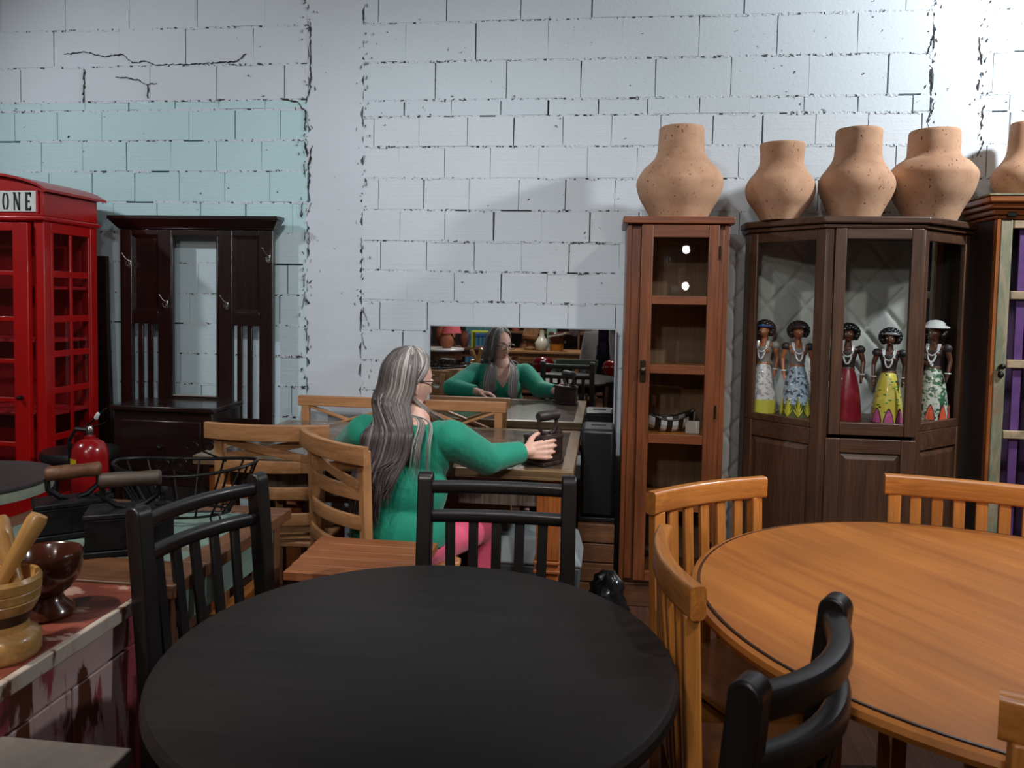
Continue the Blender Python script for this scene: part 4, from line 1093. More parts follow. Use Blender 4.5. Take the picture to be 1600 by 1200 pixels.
vs=[(-.19,-.126,.331),(.19,-.126,.331),(.19,.126,.331),(-.19,.126,.331),(-.175,-.10,.44),(.13,-.10,.445),(.165,.10,.43),(-.175,.10,.44)]
MB().add(vs,[(0,3,2,1),(4,5,6,7),(0,1,5,4),(1,2,6,5),(2,3,7,6),(3,0,4,7)]).build('lid', plain('pale_grey_plastic', srgb(138,148,150), .35, var=.04), t, .012)
rb_ = random.Random(3); mb = MB()
vs=[];fs=[];nu,nv=26,12
for j in range(nv+1):
    th=PI/2*j/nv
    for i in range(nu):
        a=2*PI*i/nu; k=1+.16*math.sin(5*a+j)+.1*math.sin(9*a-2*j)+rb_.uniform(-.04,.04)
        vs.append((.135*math.cos(th)**.6*math.cos(a)*k,.11*math.cos(th)**.6*math.sin(a)*k,max(.001,.20*math.sin(th)*(1+.1*math.sin(3*a)))))
for j in range(nv):
    for i in range(nu): fs.append((j*nu+i,j*nu+(i+1)%nu,(j+1)*nu+(i+1)%nu,(j+1)*nu+i))
fs.append(tuple(range(nu))[::-1])
o = MB().add(vs,fs).build('plastic_bag', plain('black_plastic', srgb(24,25,27), .22, var=.2)); o.location=(.045,3.36,.001); o.scale=(.62,.75,1)
tag(o, 'crumpled black plastic bag on the floor beside the narrow glass cabinet', 'bag')
# ------------------------------------------------------------------ people
def fuse(mb, voxel, smooth=6, name='skin'):
    """weld overlapping closed shapes into one continuous surface"""
    me = mb.mesh(name+'_raw', 0); o = bpy.data.objects.new(name+'_raw', me); COL.objects.link(o)
    m = o.modifiers.new('r','REMESH'); m.mode = 'VOXEL'; m.voxel_size = voxel; m.use_smooth_shade = True
    if smooth:
        k = o.modifiers.new('s','SMOOTH'); k.factor = .5; k.iterations = smooth
    dg = bpy.context.evaluated_depsgraph_get()
    out = bpy.data.meshes.new_from_object(o.evaluated_get(dg))
    bpy.data.objects.remove(o); bpy.data.meshes.remove(me); out.name = name
    out.materials.clear(); out.shade_smooth(); return out
def shift(me, off):
    n = len(me.vertices); a = np.empty(n*3); me.vertices.foreach_get('co', a)
    a = a.reshape(-1,3)-np.array(off); me.vertices.foreach_set('co', a.ravel()); me.update()
def carve(me, test):
    """take away the faces whose centre passes the test (openings of clothes)"""
    bm = bmesh.new(); bm.from_mesh(me)
    bmesh.ops.delete(bm, geom=[f for f in bm.faces if test(f.calc_center_median())], context='FACES')
    for _ in range(2): bmesh.ops.smooth_vert(bm, verts=[v for v in bm.verts if v.is_boundary], factor=.5, use_axis_x=True, use_axis_y=True, use_axis_z=True)
    bm.to_mesh(me); bm.free(); me.shade_smooth()
def head_into(mb, c, Rm, k=1.0, nu=96, nv=72):
    """a sculpted head: skull, jaw, brow, eye sockets, nose, lips, chin, ears; face towards +y of Rm"""
    vs=[]; fs=[]; G = lambda d,w: math.exp(-(d/w)**2)
    def P(x,y,z):
        px,py,pz = .073*x,.092*y,.114*z
        if z<0:
            t=-z
            px*=1-.30*t**1.5
            if y<0: py*=1-.42*t
            else: py*=1-.06*t
        if y<-.1 and z>-.3: py*=1.04
        f=max(0,y)
        if f>0:
            nose = .023*G(px,.0105)*(1 if -.036<pz<-.028 else (max(0,1-(pz+.028)/.052)**1.1 if pz>-.028 else max(0,1+(pz+.036)/.010)))
            nose += .006*G(abs(px)-.011,.006)*G(pz+.032,.008)
            py += nose*f
            py -= .011*f*G(abs(px)-.031,.015)*G(pz-.010,.012)
            py += .0035*f*G(abs(px)-.026,.02)*G(pz-.030,.008)
            py += .005*f*G(abs(px)-.040,.018)*G(pz+.022,.018)
            py += .0065*f*G(px,.022)*(G(pz+.054,.006)+G(pz+.067,.007))-.003*f*G(px,.025)*G(pz+.0605,.0025)
            py += .009*f*G(px,.018)*G(pz+.094,.013)-.004*f*G(px,.03)*G(pz+.080,.006)
        return Vector((px,py,pz))*k
    for j in range(1,nv):
        th=PI*j/nv
        for i in range(nu):
            ph=2*PI*i/nu; vs.append(c+Rm@P(math.sin(th)*math.cos(ph),math.sin(th)*math.sin(ph),math.cos(th)))
    vs += [c+Rm@P(0,0,1), c+Rm@P(0,0,-1)]; T=len(vs)-2;B=T+1
    for j in range(nv-2):
        for i in range(nu): fs.append((j*nu+i,(j+1)*nu+i,(j+1)*nu+(i+1)%nu,j*nu+(i+1)%nu))
    for i in range(nu): fs.append((T,i,(i+1)%nu)); fs.append((B,(nv-2)*nu+(i+1)%nu,(nv-2)*nu+i))
    mb.add(vs,fs)
    for s in (-1,1):
        Re = Rm @ Matrix.Rotation(s*R(-22),3,'Z')
        mb.ell(c+Rm@Vector((s*.072,-.012,-.012))*k,(.008*k,.017*k,.030*k),Re,12,10)
        mb.ell(c+Rm@Vector((s*.071,-.004,-.036))*k,(.007*k,.010*k,.011*k),Re,10,8)
def hand_into(mb, w, d, u, n, curl, spread=0.10, thumb=(.5,.6), k=1.0):
    """palm, four unequal bent fingers and a thumb. w wrist, d fingers' direction, u towards the index side, n palm side"""
    w=Vector(w); d=Vector(d).normalized(); u=(Vector(u)-d*Vector(u).dot(d)).normalized(); n=Vector(n); n=(n-d*n.dot(d)-u*n.dot(u)).normalized()
    for a,rr in ((.030,.0135),(.011,.0145),(-.010,.0145),(-.028,.0125)):
        mb.cap(w+d*.008*k+u*a*.55*k, w+d*.082*k+u*a*k-n*.002*k, rr*k, rr*.86*k, 10)
    mb.cap(w-d*.03*k, w+d*.02*k, .022*k, .024*k, 12)
    for i,(a,L) in enumerate(((.031,.070),(.0105,.079),(-.0105,.073),(-.030,.058))):
        p = w+d*.086*k+u*a*k; ang = spread*(1.5-i)*.5; c = curl[i] if isinstance(curl,(list,tuple)) else curl
        dirv = (d*math.cos(ang)+u*math.sin(ang)).normalized(); r0=.0088-.0004*i
        tot = 0
        for seg,frac in enumerate((.46,.30,.24)):
            tot += c*(.9,1.1,.8)[seg]
            v = dirv*math.cos(tot)+n*math.sin(tot)
            q = p+v*L*frac*k; mb.cap(p,q,r0*(1-.10*seg)*k,r0*(.92-.10*seg)*k,10); p=q
    tb = w+d*.020*k+u*.026*k+n*.006*k
    t1 = (d*.62+u*.72+n*thumb[0]).normalized(); t2 = (d*.85+u*.25+n*thumb[1]).normalized()
    mb.cap(w+d*.012*k+u*.012*k, tb+t1*.030*k, .015*k,.0115*k,10); q=tb+t1*.034*k; q2=q+t1*.010*k+t2*.024*k; q3=q2+t2*.022*k
    mb.cap(tb+t1*.028*k,q2,.0108*k,.0095*k,10); mb.cap(q2,q3,.0094*k,.0078*k,10)
def skin_mat(name, c, c2):
    m, nt, b = newmat(name)
    f = noise(nt, coords(nt), 18, 4); r = ramp(nt, f, [(.3,c2),(.7,c)]); nt.links.new(r.outputs[0], b.inputs['Base Color'])
    b.inputs['Roughness'].default_value = .5; b.inputs['Subsurface Weight'].default_value = .12
    b.inputs['Subsurface Radius'].default_value = (.012,.004,.002); b.inputs['Subsurface Scale'].default_value = 1.0
    bump(nt, b, noise(nt, coords(nt), 160, 2), .06, .002); return m
M_SKIN = skin_mat('fair_skin', srgb(228,184,166), srgb(214,164,146))
def cloth_mat(name, c, rough=.75, fold=.35, sheen=.2, var=.10):
    m, nt, b = newmat(name)
    f = noise(nt, coords(nt,(9,9,5)), 1.0, 4, .6, 1.2); r = ramp(nt, f, [(.3,tuple(x*(1-var) for x in c)),(.7,tuple(min(1,x*(1+var)) for x in c))])
    nt.links.new(r.outputs[0], b.inputs['Base Color']); b.inputs['Roughness'].default_value = rough; b.inputs['Sheen Weight'].default_value = sheen
    bump(nt, b, f, fold, .02); return m
M_KNIT = cloth_mat('emerald_knit', srgb(0,136,108)); M_PINK = cloth_mat('pink_cotton', srgb(226,88,122))
M_LIP = plain('lip', srgb(172,96,92), .45); M_EYEW = plain('eye_white', srgb(226,222,216), .2, var=.02); M_IRIS = plain('iris', srgb(52,44,38), .15)
M_BROW = plain('brow_hair', srgb(110,98,92), .8)
M_FRAME = plain('tortoise_frame', srgb(52,32,24), .25, coat=.4)
def face_parts(parent, c, Rm, off, k=1.0):
    L = lambda v: c+Rm@(Vector(v)*k)-Vector(off)
    for s in (-1,1):
        e = MB().ell(L((s*.031,.0735,.010)),(.0115*k,)*3,Rm,14,10).build('eye', M_EYEW, parent)
        MB().ell(L((s*.0315,.0825,.010)),(.0052*k,.0034*k,.0052*k),Rm,12,8).build('iris', M_IRIS, e)
        pts = [L((s*(.014+.034*u),.0905-.010*u*u-.004*u,.028+.006*math.sin(PI*u*.8))) for u in (0,.25,.5,.75,1)]
        MB().tube(pts,.0026*k,6,scale=[.6,1,1,.9,.4]).build('eyebrow', M_BROW, parent)
        lid = [L((s*.031+.0125*math.cos(a),.0825-.0035*abs(math.cos(a)),.010+.0072*math.sin(a))) for a in [PI*q/8 for q in range(9)]]
        MB().tube(lid,.0018*k,6).build('eyelid', parent.data.materials[0] if parent.data and parent.data.materials else M_SKIN, e)
    for z,w,r_ in ((-.0545,.021,.0042),(-.0665,.018,.005)):
        pts = [L((w*u,.0850-.010*u*u-(.001 if z<-.06 else 0),z+.0025*(1-u*u)*(1 if z>-.06 else -1)+(.001*u*u))) for u in (-1,-.6,-.25,0,.25,.6,1)]
        MB().tube(pts,r_*k,8,scale=[.25,.8,1,.9,1,.8,.25]).build('lip', M_LIP, parent)
def spectacles(parent, c, Rm, off, k=1.0):
    L = lambda v: c+Rm@(Vector(v)*k)-Vector(off)
    g = None
    for s in (-1,1):
        pts=[]
        for q in range(24):
            a=2*PI*q/24; ca,sa=math.cos(a),math.sin(a)
            x=.0255*math.copysign(abs(ca)**.7,ca); z=.0195*math.copysign(abs(sa)**.75,sa)
            pts.append(L((s*.034+x,.1035-.10*(abs(s*.034+x))**1.7,.006+z)))
        o = MB().tube(pts,.0019*k,6,True,upv=(0,1,0)).build('spectacles' if g is None else 'rim', M_FRAME, g or parent)
        if g is None: g=o
        n=len(pts); ctr=sum(pts,Vector())/n
        MB().add([ctr]+pts,[(0,1+i,1+(i+1)%n) for i in range(n)]).build('lens', M_GLASS, g)
        MB().tube([L((s*.060,.0945,.012)),L((s*.074,.06,.011)),L((s*.079,.0,.006)),L((s*.077,-.03,-.012))],.0021*k,6).build('temple', M_FRAME, g)
    MB().tube([L((-.010,.1035,.012)),L((0,.108,.014)),L((.010,.1035,.012))],.0022*k,6).build('bridge', M_FRAME, g)

# --- the seated woman
WO = Vector((-.735,2.67,0))
woman = thing('person', 'seated woman with long grey hair in a green sweater, reaching for an iron', 'person', WO)
az = R(9); F_ = Vector((math.sin(az),math.cos(az),0)); RT = Vector((math.cos(az),-math.sin(az),0)); UP = Vector((0,0,1))
RB = Matrix((RT,F_,UP)).transposed()
pel = Vector((-.715,2.665,.555)); wai = Vector((-.705,2.67,.72)); che = Vector((-.69,2.69,.865)); nek = Vector((-.675,2.70,.985))
shR = Vector((-.528,2.660,.905)); shL = Vector((-.858,2.715,.905))
elR = Vector((-.415,2.775,.815)); wrR = Vector((-.290,2.915,.822))
elL = Vector((-.985,2.905,.822)); wrL = Vector((-.800,2.955,.806))
HC = Vector((-.702,2.715,1.102))
haz = R(44)
hf = Vector((math.sin(haz),math.cos(haz),0)); hr = Vector((math.cos(haz),-math.sin(haz),0))
RH = Matrix((hr,hf,UP)).transposed() @ Matrix.Rotation(R(-9),3,'X')
def torso(mb, s, low=True):
    if low: mb.ell(pel+UP*.02,(.178*s,.145*s,.155*s),RB,24,16)
    mb.ell(wai,(.162*s,.128*s,.15*s),RB,24,16)
    mb.ell(che-UP*.01,(.166*s,.118*s,.135*s),RB,24,16)
    mb.cap(shL+RT*.02, shR-RT*.02, .060*s,.060*s,14)
    mb.cap(che+UP*.06, nek-UP*.035, .10*s,.062*s,14)
    for q in (-1,1): mb.ell(che+RT*(.070*q)+F_*.078-UP*.055,(.070*s,.068*s,.068*s),RB,16,12)
hipR, hipL = pel+RT*.085-UP*.035, pel-RT*.085-UP*.035
knR, knL = Vector((-.455,3.00,.50)), Vector((-.78,3.07,.50))
anR, anL = Vector((-.47,2.98,.09)), Vector((-.79,3.04,.09))
mb = MB()
head_into(mb, HC, RH)
mb.cap(HC-UP*.06-hf*.015, nek-UP*.03, .052,.062,16)
torso(mb, .90)
for a,b_,c_ in ((shR,elR,wrR),(shL,elL,wrL)):
    mb.cap(a,b_,.046,.038,12); mb.cap(b_,c_,.036,.024,12)
hand_into(mb, wrR, (.92,.36,.04), (-.10,.10,.98), (-.36,.93,-.05), [.42,.46,.52,.70], .07, (.75,.6), 1.02)
hand_into(mb, wrL, (.96,.05,-.12), (-.05,1,.1), (0,0,-1), .35, .08, (.2,.3), .9)
mb.cap(hipR,knR,.075,.055); mb.cap(knR,anR,.052,.034); mb.cap(hipL,knL,.075,.055); mb.cap(knL,anL,.052,.034)
for a in (anR,anL): mb.cap(a-UP*.03, a+F_*.14-UP*.058, .034,.026)
skin = fuse(mb, .0042, 3, 'body'); shift(skin, WO)
body = link('body', skin, M_SKIN, woman)
face_parts(body, HC, RH, WO); spectacles(woman, HC, RH, WO)
# sweater
mb = MB(); torso(mb, 1.0)
for a,b_,c_ in ((shR,elR,wrR),(shL,elL,wrL)):
    e = c_+(b_-c_).normalized()*.018
    mb.cap(a,b_,.066,.054,14); mb.cap(b_,e,.053,.036,14)
    mb.ell(b_,(.055,.055,.055))
sw = fuse(mb, .0075, 5, 'sweater')
def neckline(p):
    if p.z < .515+.02*math.sin(7*p.x): return True
    q = p-nek; lx = q.dot(RT); ly = q.dot(F_)
    if q.z > -.055 and math.hypot(lx*.92, ly) < .088: return True
    if ly > 0 and -.165 < q.z <= -.02 and abs(lx) < .004+.082*(q.z+.165)/.13: return True
    for e,wv in ((elR,wrR),(elL,wrL)):
        ax = (wv-e).normalized()
        if (p-(wv-ax*.022)).dot(ax) > 0 and (p-wv).length < .07: return True
    return False
carve(sw, neckline); shift(sw, WO)
o = link('sweater', sw, M_KNIT, woman); md = o.modifiers.new('thick','SOLIDIFY'); md.thickness = .006; md.offset = 1
for e,wv in ((elR,wrR),(elL,wrL)):
    ax = (wv-e).normalized(); c0 = wv-ax*.026-WO
    a1 = ax.cross(UP).normalized(); a2 = ax.cross(a1)
    ring = [c0+a1*.0375*math.cos(2*PI*i/24)+a2*.0375*math.sin(2*PI*i/24) for i in range(24)]
    MB().tube(ring,.0055,8,True,upv=tuple(ax)).build('cuff', M_KNIT, o)
# trousers, shoes
mb = MB(); mb.ell(pel-UP*.035,(.172,.140,.078),RB,24,14)
mb.cap(hipR,knR,.088,.066,16); mb.cap(knR,anR,.064,.050,16); mb.cap(hipL,knL,.088,.066,16); mb.cap(knL,anL,.064,.050,16)
tr = fuse(mb, .010, 4, 'trousers'); shift(tr, WO); link('trousers', tr, M_PINK, woman)
M_SHOE = plain('dark_shoe', srgb(40,34,34), .5)
for a in (anR,anL):
    mb = MB(); mb.cap(a-UP*.045-F_*.02, a+F_*.15-UP*.056, .040,.034); mb.ell(a-UP*.03,(.042,.055,.05),RB)
    s_ = fuse(mb,.006,3,'shoe'); shift(s_, WO); link('shoe', s_, M_SHOE, woman)
# hair: a cap on the skull and several hundred locks falling to the middle of the back
M_HAIR, nt, b = newmat('grey_hair')
at = nd(nt,'ShaderNodeAttribute'); at.attribute_name = 'tone'
r = ramp(nt, at.outputs['Fac'], [(0,srgb(52,44,44)),(.35,srgb(86,77,76)),(.7,srgb(124,117,114)),(1,srgb(206,200,190))]); nt.links.new(r.outputs[0], b.inputs['Base Color'])
b.inputs['Roughness'].default_value = .42; b.inputs['Anisotropic'].default_value = .5; b.inputs['Specular IOR Level'].default_value = .4
hb = MB(); tones = []
hrnd = random.Random(11)
def skull(az_, el, s=1.0):
    """point on the scalp; az_ from the face direction towards the right ear, el from the horizon"""
    x = math.sin(az_)*math.cos(el); y = math.cos(az_)*math.cos(el); z = math.sin(el)
    return HC + RH@Vector((.0785*s*x, (.098 if y<0 else .092)*s*y-.002, .120*s*z))
def spline(P, n):
    out=[]; m=len(P)
    for i in range(m-1):
        p0=P[max(i-1,0)];p1=P[i];p2=P[i+1];p3=P[min(i+2,m-1)]
        for k in range(n):
            u=k/n; out.append(.5*((2*p1)+(-p0+p2)*u+(2*p0-5*p1+4*p2-p3)*u*u+(-p0+3*p1-3*p2+p3)*u**3))
    out.append(P[-1]); return out
def lock(P, r, tone, dark):
    pts = spline(P,5); n=len(pts); n0=len(hb.v)
    sc=[.5+.5*min(1,i/4) if i<n-6 else max(.12,(n-1-i)/6) for i in range(n)]
    hb.tube(pts, r, 5, scale=sc)
    for i in range(n):
        tones.extend([min(1,max(0,tone-dark*(i/n)**1.3))]*5)
NL = 620
for q in range(NL):
    a = R(hrnd.uniform(52,318)); back = -math.cos(a)          # azimuth around the head
    e0 = R(hrnd.uniform(66,88)); s0 = hrnd.uniform(1.00,1.07)
    side = 1 if a < PI else -1
    root = skull(a if hrnd.random()<.7 else a*.6+(0 if a<PI else .4*2*PI), e0, s0)
    pts = [root, skull(a,R(48),s0+.02), skull(a,R(20),s0+.035)]
    light = hrnd.uniform(.18,.62)+(.22 if math.degrees(a)<150 else 0)
    if hrnd.random()<.14: light = hrnd.uniform(.85,1.0)
    ph = math.degrees(a)
    front = ph < 92 or ph > 268
    low = skull(a,R(-12),s0+.05)
    if ph < 100:       # tucked behind the ear, then over the right collarbone
        low = skull(R(112),R(-14),1.02+.08*(s0-1)); pts = [root, skull(max(a,R(72)),R(50),s0+.02), skull(max(a,R(88)),R(24),s0+.02), low]
        u = hrnd.random()
        nk = HC+RH@Vector((.064,.040+.025*u,-.092)); c1 = nek+RT*(.050+.045*u)+F_*(.098)-UP*.045; c2 = che+RT*(.050+.060*u)+F_*(.150)-UP*(.0+.01*u); c3 = che+RT*(.048+.060*u)+F_*(.160)-UP*(.09+.05*u)
        pts += [nk, c1, c2, c3][:hrnd.choice((3,4,4))]
        lock(pts, hrnd.uniform(.0025,.005), light+.1, .1)
    elif ph > 258 and hrnd.random()<.75:
        u = hrnd.random(); low = skull(R(min(ph,292)),R(-14),s0+.03); pts = [root, skull(a,R(48),s0+.02), skull(a,R(18),s0+.03), low]
        nk = HC+RH@Vector((-.080-.012*u,.010+.04*u,-.10)); c1 = nek-RT*(.045+.06*u)+F_*.082-UP*.025; c2 = che-RT*(.035+.085*u)+F_*(.155)-UP*.01; c3 = che-RT*(.035+.085*u)+F_*(.162)-UP*(.10+.06*u)
        lock(pts+[nk,c1,c2,c3], hrnd.uniform(.0035,.006), light, .1)
    else:              # down the back
        u = (ph-100)/(258-100)                                  # 0 right side .. 1 left side
        u = min(1,max(0,u+hrnd.uniform(-.06,.06)))
        x1 = .062-.175*u; x2 = .060-.175*u; x3 = .020-.125*u
        d1 = .134+.012*math.sin(PI*u); j = hrnd.uniform(0,.022); nk0 = HC+RH@Vector((.088*math.sin(a),.106*math.cos(a)-.014,-.085))
        k1 = nek+RT*(x1-.006)-F_*(.118+j)+UP*.0; k2 = che+RT*x2-F_*(d1+j)+UP*.0; k3 = wai+RT*(x2*.6+x3*.4)-F_*(.158+j)+UP*.06
        zend = hrnd.uniform(.60,.76) if u>.25 else hrnd.uniform(.68,.84)
        k4 = Vector(wai)+RT*(x3+hrnd.uniform(-.02,.02))-F_*(.168+j); k4.z = zend
        pts += [low, nk0, nk0.lerp(k1,.55)-UP*.045, k1.lerp(k2,.45), k2]
        if zend < k3.z-.02: pts.append(k3)
        pts.append(k4)
        lock(pts, hrnd.uniform(.0032,.0066), light, .45)
# strays lying on the right shoulder blade
for q in range(26):
    u=hrnd.random(); a=R(118+20*u)
    pts=[skull(a,R(40),1.05),skull(a,R(0),1.07),HC+RH@Vector((.075,-.05,-.10)),nek+RT*(.055+.05*u)-F_*(.095)-UP*.01,che+RT*(.07+.07*u)-F_*(.135)+UP*.03,che+RT*(.06+.08*u)-F_*.14-UP*hrnd.uniform(.02,.14)]
    lock(pts,hrnd.uniform(.0012,.0022),hrnd.uniform(.6,1),.2)
# the cap below the locks
nu,nv=40,16; vs=[];fs=[]
for j in range(nv+1):
    el=R(90-105*j/nv)
    for i in range(nu):
        a=R(80+200*i/(nu-1)); ee=el
        if j>0 and (a<R(105) or a>R(255)): ee=max(el,R(2))
        vs.append(skull(a,ee,1.035))
for j in range(nv):
    for i in range(nu-1): fs.append((j*nu+i,(j+1)*nu+i,(j+1)*nu+i+1,j*nu+i+1))
hb.add(vs,fs); tones += [.42]*len(vs)
# forehead hairline swept from the parting
for q in range(150):
    s_ = 1 if q%2 else -1; u=hrnd.random(); e=R(58+28*u)
    p=[skull(R(s_*(2+5*hrnd.random())),e,1.03),skull(R(s_*(34-8*u)),e*.80,1.06),skull(R(s_*(62+4*u)),R(30+14*u),1.065),skull(R(s_*(84+4*u)),R(8+6*u),1.06),skull(R(s_*104),R(-10),1.06)]
    lock(p,hrnd.uniform(.003,.0055),hrnd.uniform(.4,.95),.05)
hm = bpy.data.meshes.new('hair'); hm.from_pydata(hb.v,[],hb.f); hm.update(); shift(hm, WO); hm.shade_smooth()
ta = hm.attributes.new('tone','FLOAT','POINT'); ta.data.foreach_set('value', np.array(tones,dtype=np.float32))
link('hair', hm, M_HAIR, woman)

# --- the photographer, standing behind the camera, seen only in the mirror
PO = Vector((-.03,-.42,0))
ph_ = thing('person', 'standing person in a pale cardigan over a purple top, seen in the mirror', 'person', PO)
M_CARD = cloth_mat('pale_cardigan', srgb(196,186,184), .85, .6); M_AUB = cloth_mat('aubergine_jersey', srgb(44,22,58), .8, .3); M_JEAN = cloth_mat('dark_denim', srgb(36,40,56), .85)
F2 = Vector((0,1,0)); R2 = Vector((1,0,0)); B0 = Matrix.Identity(3)
hip = PO+UP*.90; ch2 = PO+UP*1.18; nk2 = PO+UP*1.36; H2 = PO+Vector((.02,.03,1.50))
sR,sL = PO+Vector((.17,0,1.315)), PO+Vector((-.17,0,1.315)); eR,eL = PO+Vector((.24,.10,1.10)), PO+Vector((-.27,.10,1.10)); wR,wL = PO+Vector((.10,.33,1.30)), PO+Vector((-.06,.33,1.30))
def torso2(mb,s):
    mb.ell(hip,(.17*s,.12*s,.14*s)); mb.ell(PO+UP*1.04,(.145*s,.105*s,.16*s)); mb.ell(ch2,(.16*s,.11*s,.16*s)); mb.cap(sL*1,sR*1,.055*s,.055*s); mb.cap(ch2+UP*.08,nk2-UP*.02,.09*s,.055*s)
    for q in (-1,1): mb.ell(ch2+Vector((.07*q,.07,-.02)),(.062*s,.055*s,.06*s))
mb = MB(); head_into(mb,H2,B0,1.0,64,48); mb.cap(H2-UP*.06-F2*.01,nk2-UP*.03,.05,.055); torso2(mb,.9)
for a,b_,c_ in ((sR,eR,wR),(sL,eL,wL)): mb.cap(a,b_,.044,.036); mb.cap(b_,c_,.035,.024)
hand_into(mb,wR,(-.25,.25,.93),(-.3,.9,.1),(-.93,.1,-.2),.55,.1,(.5,.5)); hand_into(mb,wL,(.2,.25,.93),(-.1,.9,-.1),(.95,0,-.2),.55,.1,(.5,.5))
for s in (-1,1):
    mb.cap(hip+Vector((s*.085,0,-.05)),PO+Vector((s*.09,.02,.48)),.075,.05); mb.cap(PO+Vector((s*.09,.02,.48)),PO+Vector((s*.095,0,.07)),.05,.032); mb.cap(PO+Vector((s*.095,-.02,.05)),PO+Vector((s*.10,.12,.032)),.034,.026)
sk2 = fuse(mb,.007,2,'body'); shift(sk2,PO); b2 = link('body', sk2, M_SKIN, ph_); face_parts(b2,H2,B0,PO)
mb = MB(); torso2(mb,.99); tp = fuse(mb,.010,4,'top'); carve(tp, lambda p: p.z<.80 or (p.z>1.29 and math.hypot(p.x-PO.x,p.y-PO.y)<.085)); shift(tp,PO); link('top', tp, M_AUB, ph_)
mb = MB()
for s in (-1,1):
    mb.cap(hip+Vector((s*.085,0,-.04)),PO+Vector((s*.09,.02,.48)),.088,.064); mb.cap(PO+Vector((s*.09,.02,.48)),PO+Vector((s*.095,0,.09)),.062,.05)
mb.ell(hip-UP*.03,(.168,.118,.11)); tq = fuse(mb,.012,3,'trousers'); shift(tq,PO); link('trousers', tq, M_JEAN, ph_)
mb = MB(); torso2(mb,1.14); mb.cap(PO+UP*1.0,PO+UP*.70,.19,.24,20)
for a,b_,c_ in ((sR,eR,wR),(sL,eL,wL)): mb.cap(a,b_,.068,.066); mb.cap(b_,c_,.066,.05)
cg = fuse(mb,.010,3,'cardigan'); carve(cg, lambda p: p.z<.66 or (p.y>PO.y and abs(p.x-PO.x-.03) < .055+.10*max(0,(1.0-p.z)) and p.z<1.4 and p.y<PO.y+.30) or (p.z>1.32 and math.hypot(p.x-PO.x,p.y-PO.y)<.09) or (p.y>PO.y+.305))
shift(cg,PO); o=link('cardigan', cg, M_CARD, ph_); md=o.modifiers.new('thick','SOLIDIFY'); md.thickness=.006
hb2=MB(); nu,nv=32,18; vs=[];fs=[]
for j in range(nv+1):
    el=R(90-120*j/nv)
    for i in range(nu):
        a=R(65+230*i/(nu-1)); v=Vector((.082*math.sin(a)*math.cos(el),(.10)*math.cos(a)*math.cos(el),.122*math.sin(el)))
        if el<0: v.z -= .10*(-el); v.x=.082*math.sin(a); v.y=.1*math.cos(a)
        vs.append(H2+v*1.04-PO)
for j in range(nv):
    for i in range(nu-1): fs.append((j*nu+i,(j+1)*nu+i,(j+1)*nu+i+1,j*nu+i+1))
o=hb2.add(vs,fs).build('hair', plain('brown_hair', srgb(64,44,34), .5), ph_); md=o.modifiers.new('thick','SOLIDIFY'); md.thickness=.01
t = thing('mobile_phone', 'dark mobile phone held up by the standing person', 'phone', (0.02,-.022,1.335))
MB().box(-.036,.036,-.004,.004,-.075,.075).build('body', M_LETTER, t, .003)
MB().box(-.033,.033,-.0052,-.0042,-.068,.068).build('screen', plain('phone_screen', srgb(30,32,40), .1), t)
# ------------------------------------------------------------------ clay doll figurines in the corner cabinet
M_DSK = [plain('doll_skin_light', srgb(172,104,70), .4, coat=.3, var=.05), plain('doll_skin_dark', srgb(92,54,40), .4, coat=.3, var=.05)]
M_DHAIR = plain('doll_hair', srgb(20,16,20), .45, coat=.3); M_BEAD = plain('silver_beads', srgb(214,214,220), .25, coat=.5, var=.04)
M_BODICE = plain('dark_bodice', srgb(52,44,48), .5); M_LBOD = plain('grey_bodice', srgb(150,140,138), .5)
mb = MB(); c0 = Vector((0,0,.392))
head_into(mb, c0, Matrix.Identity(3), .30, 40, 30)
mb.cap((0,-.003,.372),(0,-.002,.335),.012,.015); mb.cap((-.036,-.002,.325),(.036,-.002,.325),.015,.015)
mb.ell((0,0,.300),(.033,.022,.036)); mb.ell((0,0,.262),(.025,.019,.035)); mb.ell((0,0,.235),(.030,.024,.025))
for s in (-1,1):
    mb.ell((s*.015,.017,.300),(.015,.014,.015))
    mb.cap((s*.045,0,.325),(s*.058,-.002,.270),.0125,.0095); mb.cap((s*.058,-.002,.270),(s*.056,.014,.212),.0095,.007); mb.cap((s*.056,.014,.212),(s*.053,.019,.188),.0085,.006)
    for k in range(4): mb.cap((s*(.050+.0025*k),.016+.003*k,.190),(s*(.049+.0025*k),.018+.003*k,.172),.0026,.002,8)
DOLL_ME = fuse(mb, .0028, 2, 'doll_body')
mb = MB()
for k in range(90):
    a = k*2.39996; z = 1-2*(k+.5)/90
    if z < -.72: continue
    r_ = math.sqrt(1-z*z); x,y = r_*math.cos(a), r_*math.sin(a)
    if y > .45 and z < .42: continue
    mb.ell((x*.035,y*.034-.005,.402+z*.037),(.0115,.0115,.0115),None,8,6)
HAIR_ME = mb.mesh('doll_hair', 40)
def petal_strip(r0, z0, z1, n, k, w, mat, parent, name):
    """pointed petals standing round the hem"""
    for q in range(n):
        a = 2*PI*(q+k)/n; pts=[]; m=7
        vs=[];fs=[]
        for j in range(m+1):
            u=j/m; z=z0+(z1-z0)*u; half=w*(1-u)**.6*(1 if u>.0 else .9)
            r=r0(z)+.0012
            for s in (-1,0,1):
                aa=a+s*half/r; vs.append((r*math.cos(aa),r*math.sin(aa),z))
        for j in range(m):
            for s in (0,1): b=j*3+s; fs.append((b,b+1,b+4,b+3))
        o = MB().add(vs,fs).build(name, mat, parent, angle=0); md=o.modifiers.new('t','SOLIDIFY'); md.thickness=.002; md.offset=1
def skirt_r(z): 
    u = min(1,max(0,z/.235)); return .026+.033*(1-u)**.75+.010*math.sin(PI*u)*(.6)
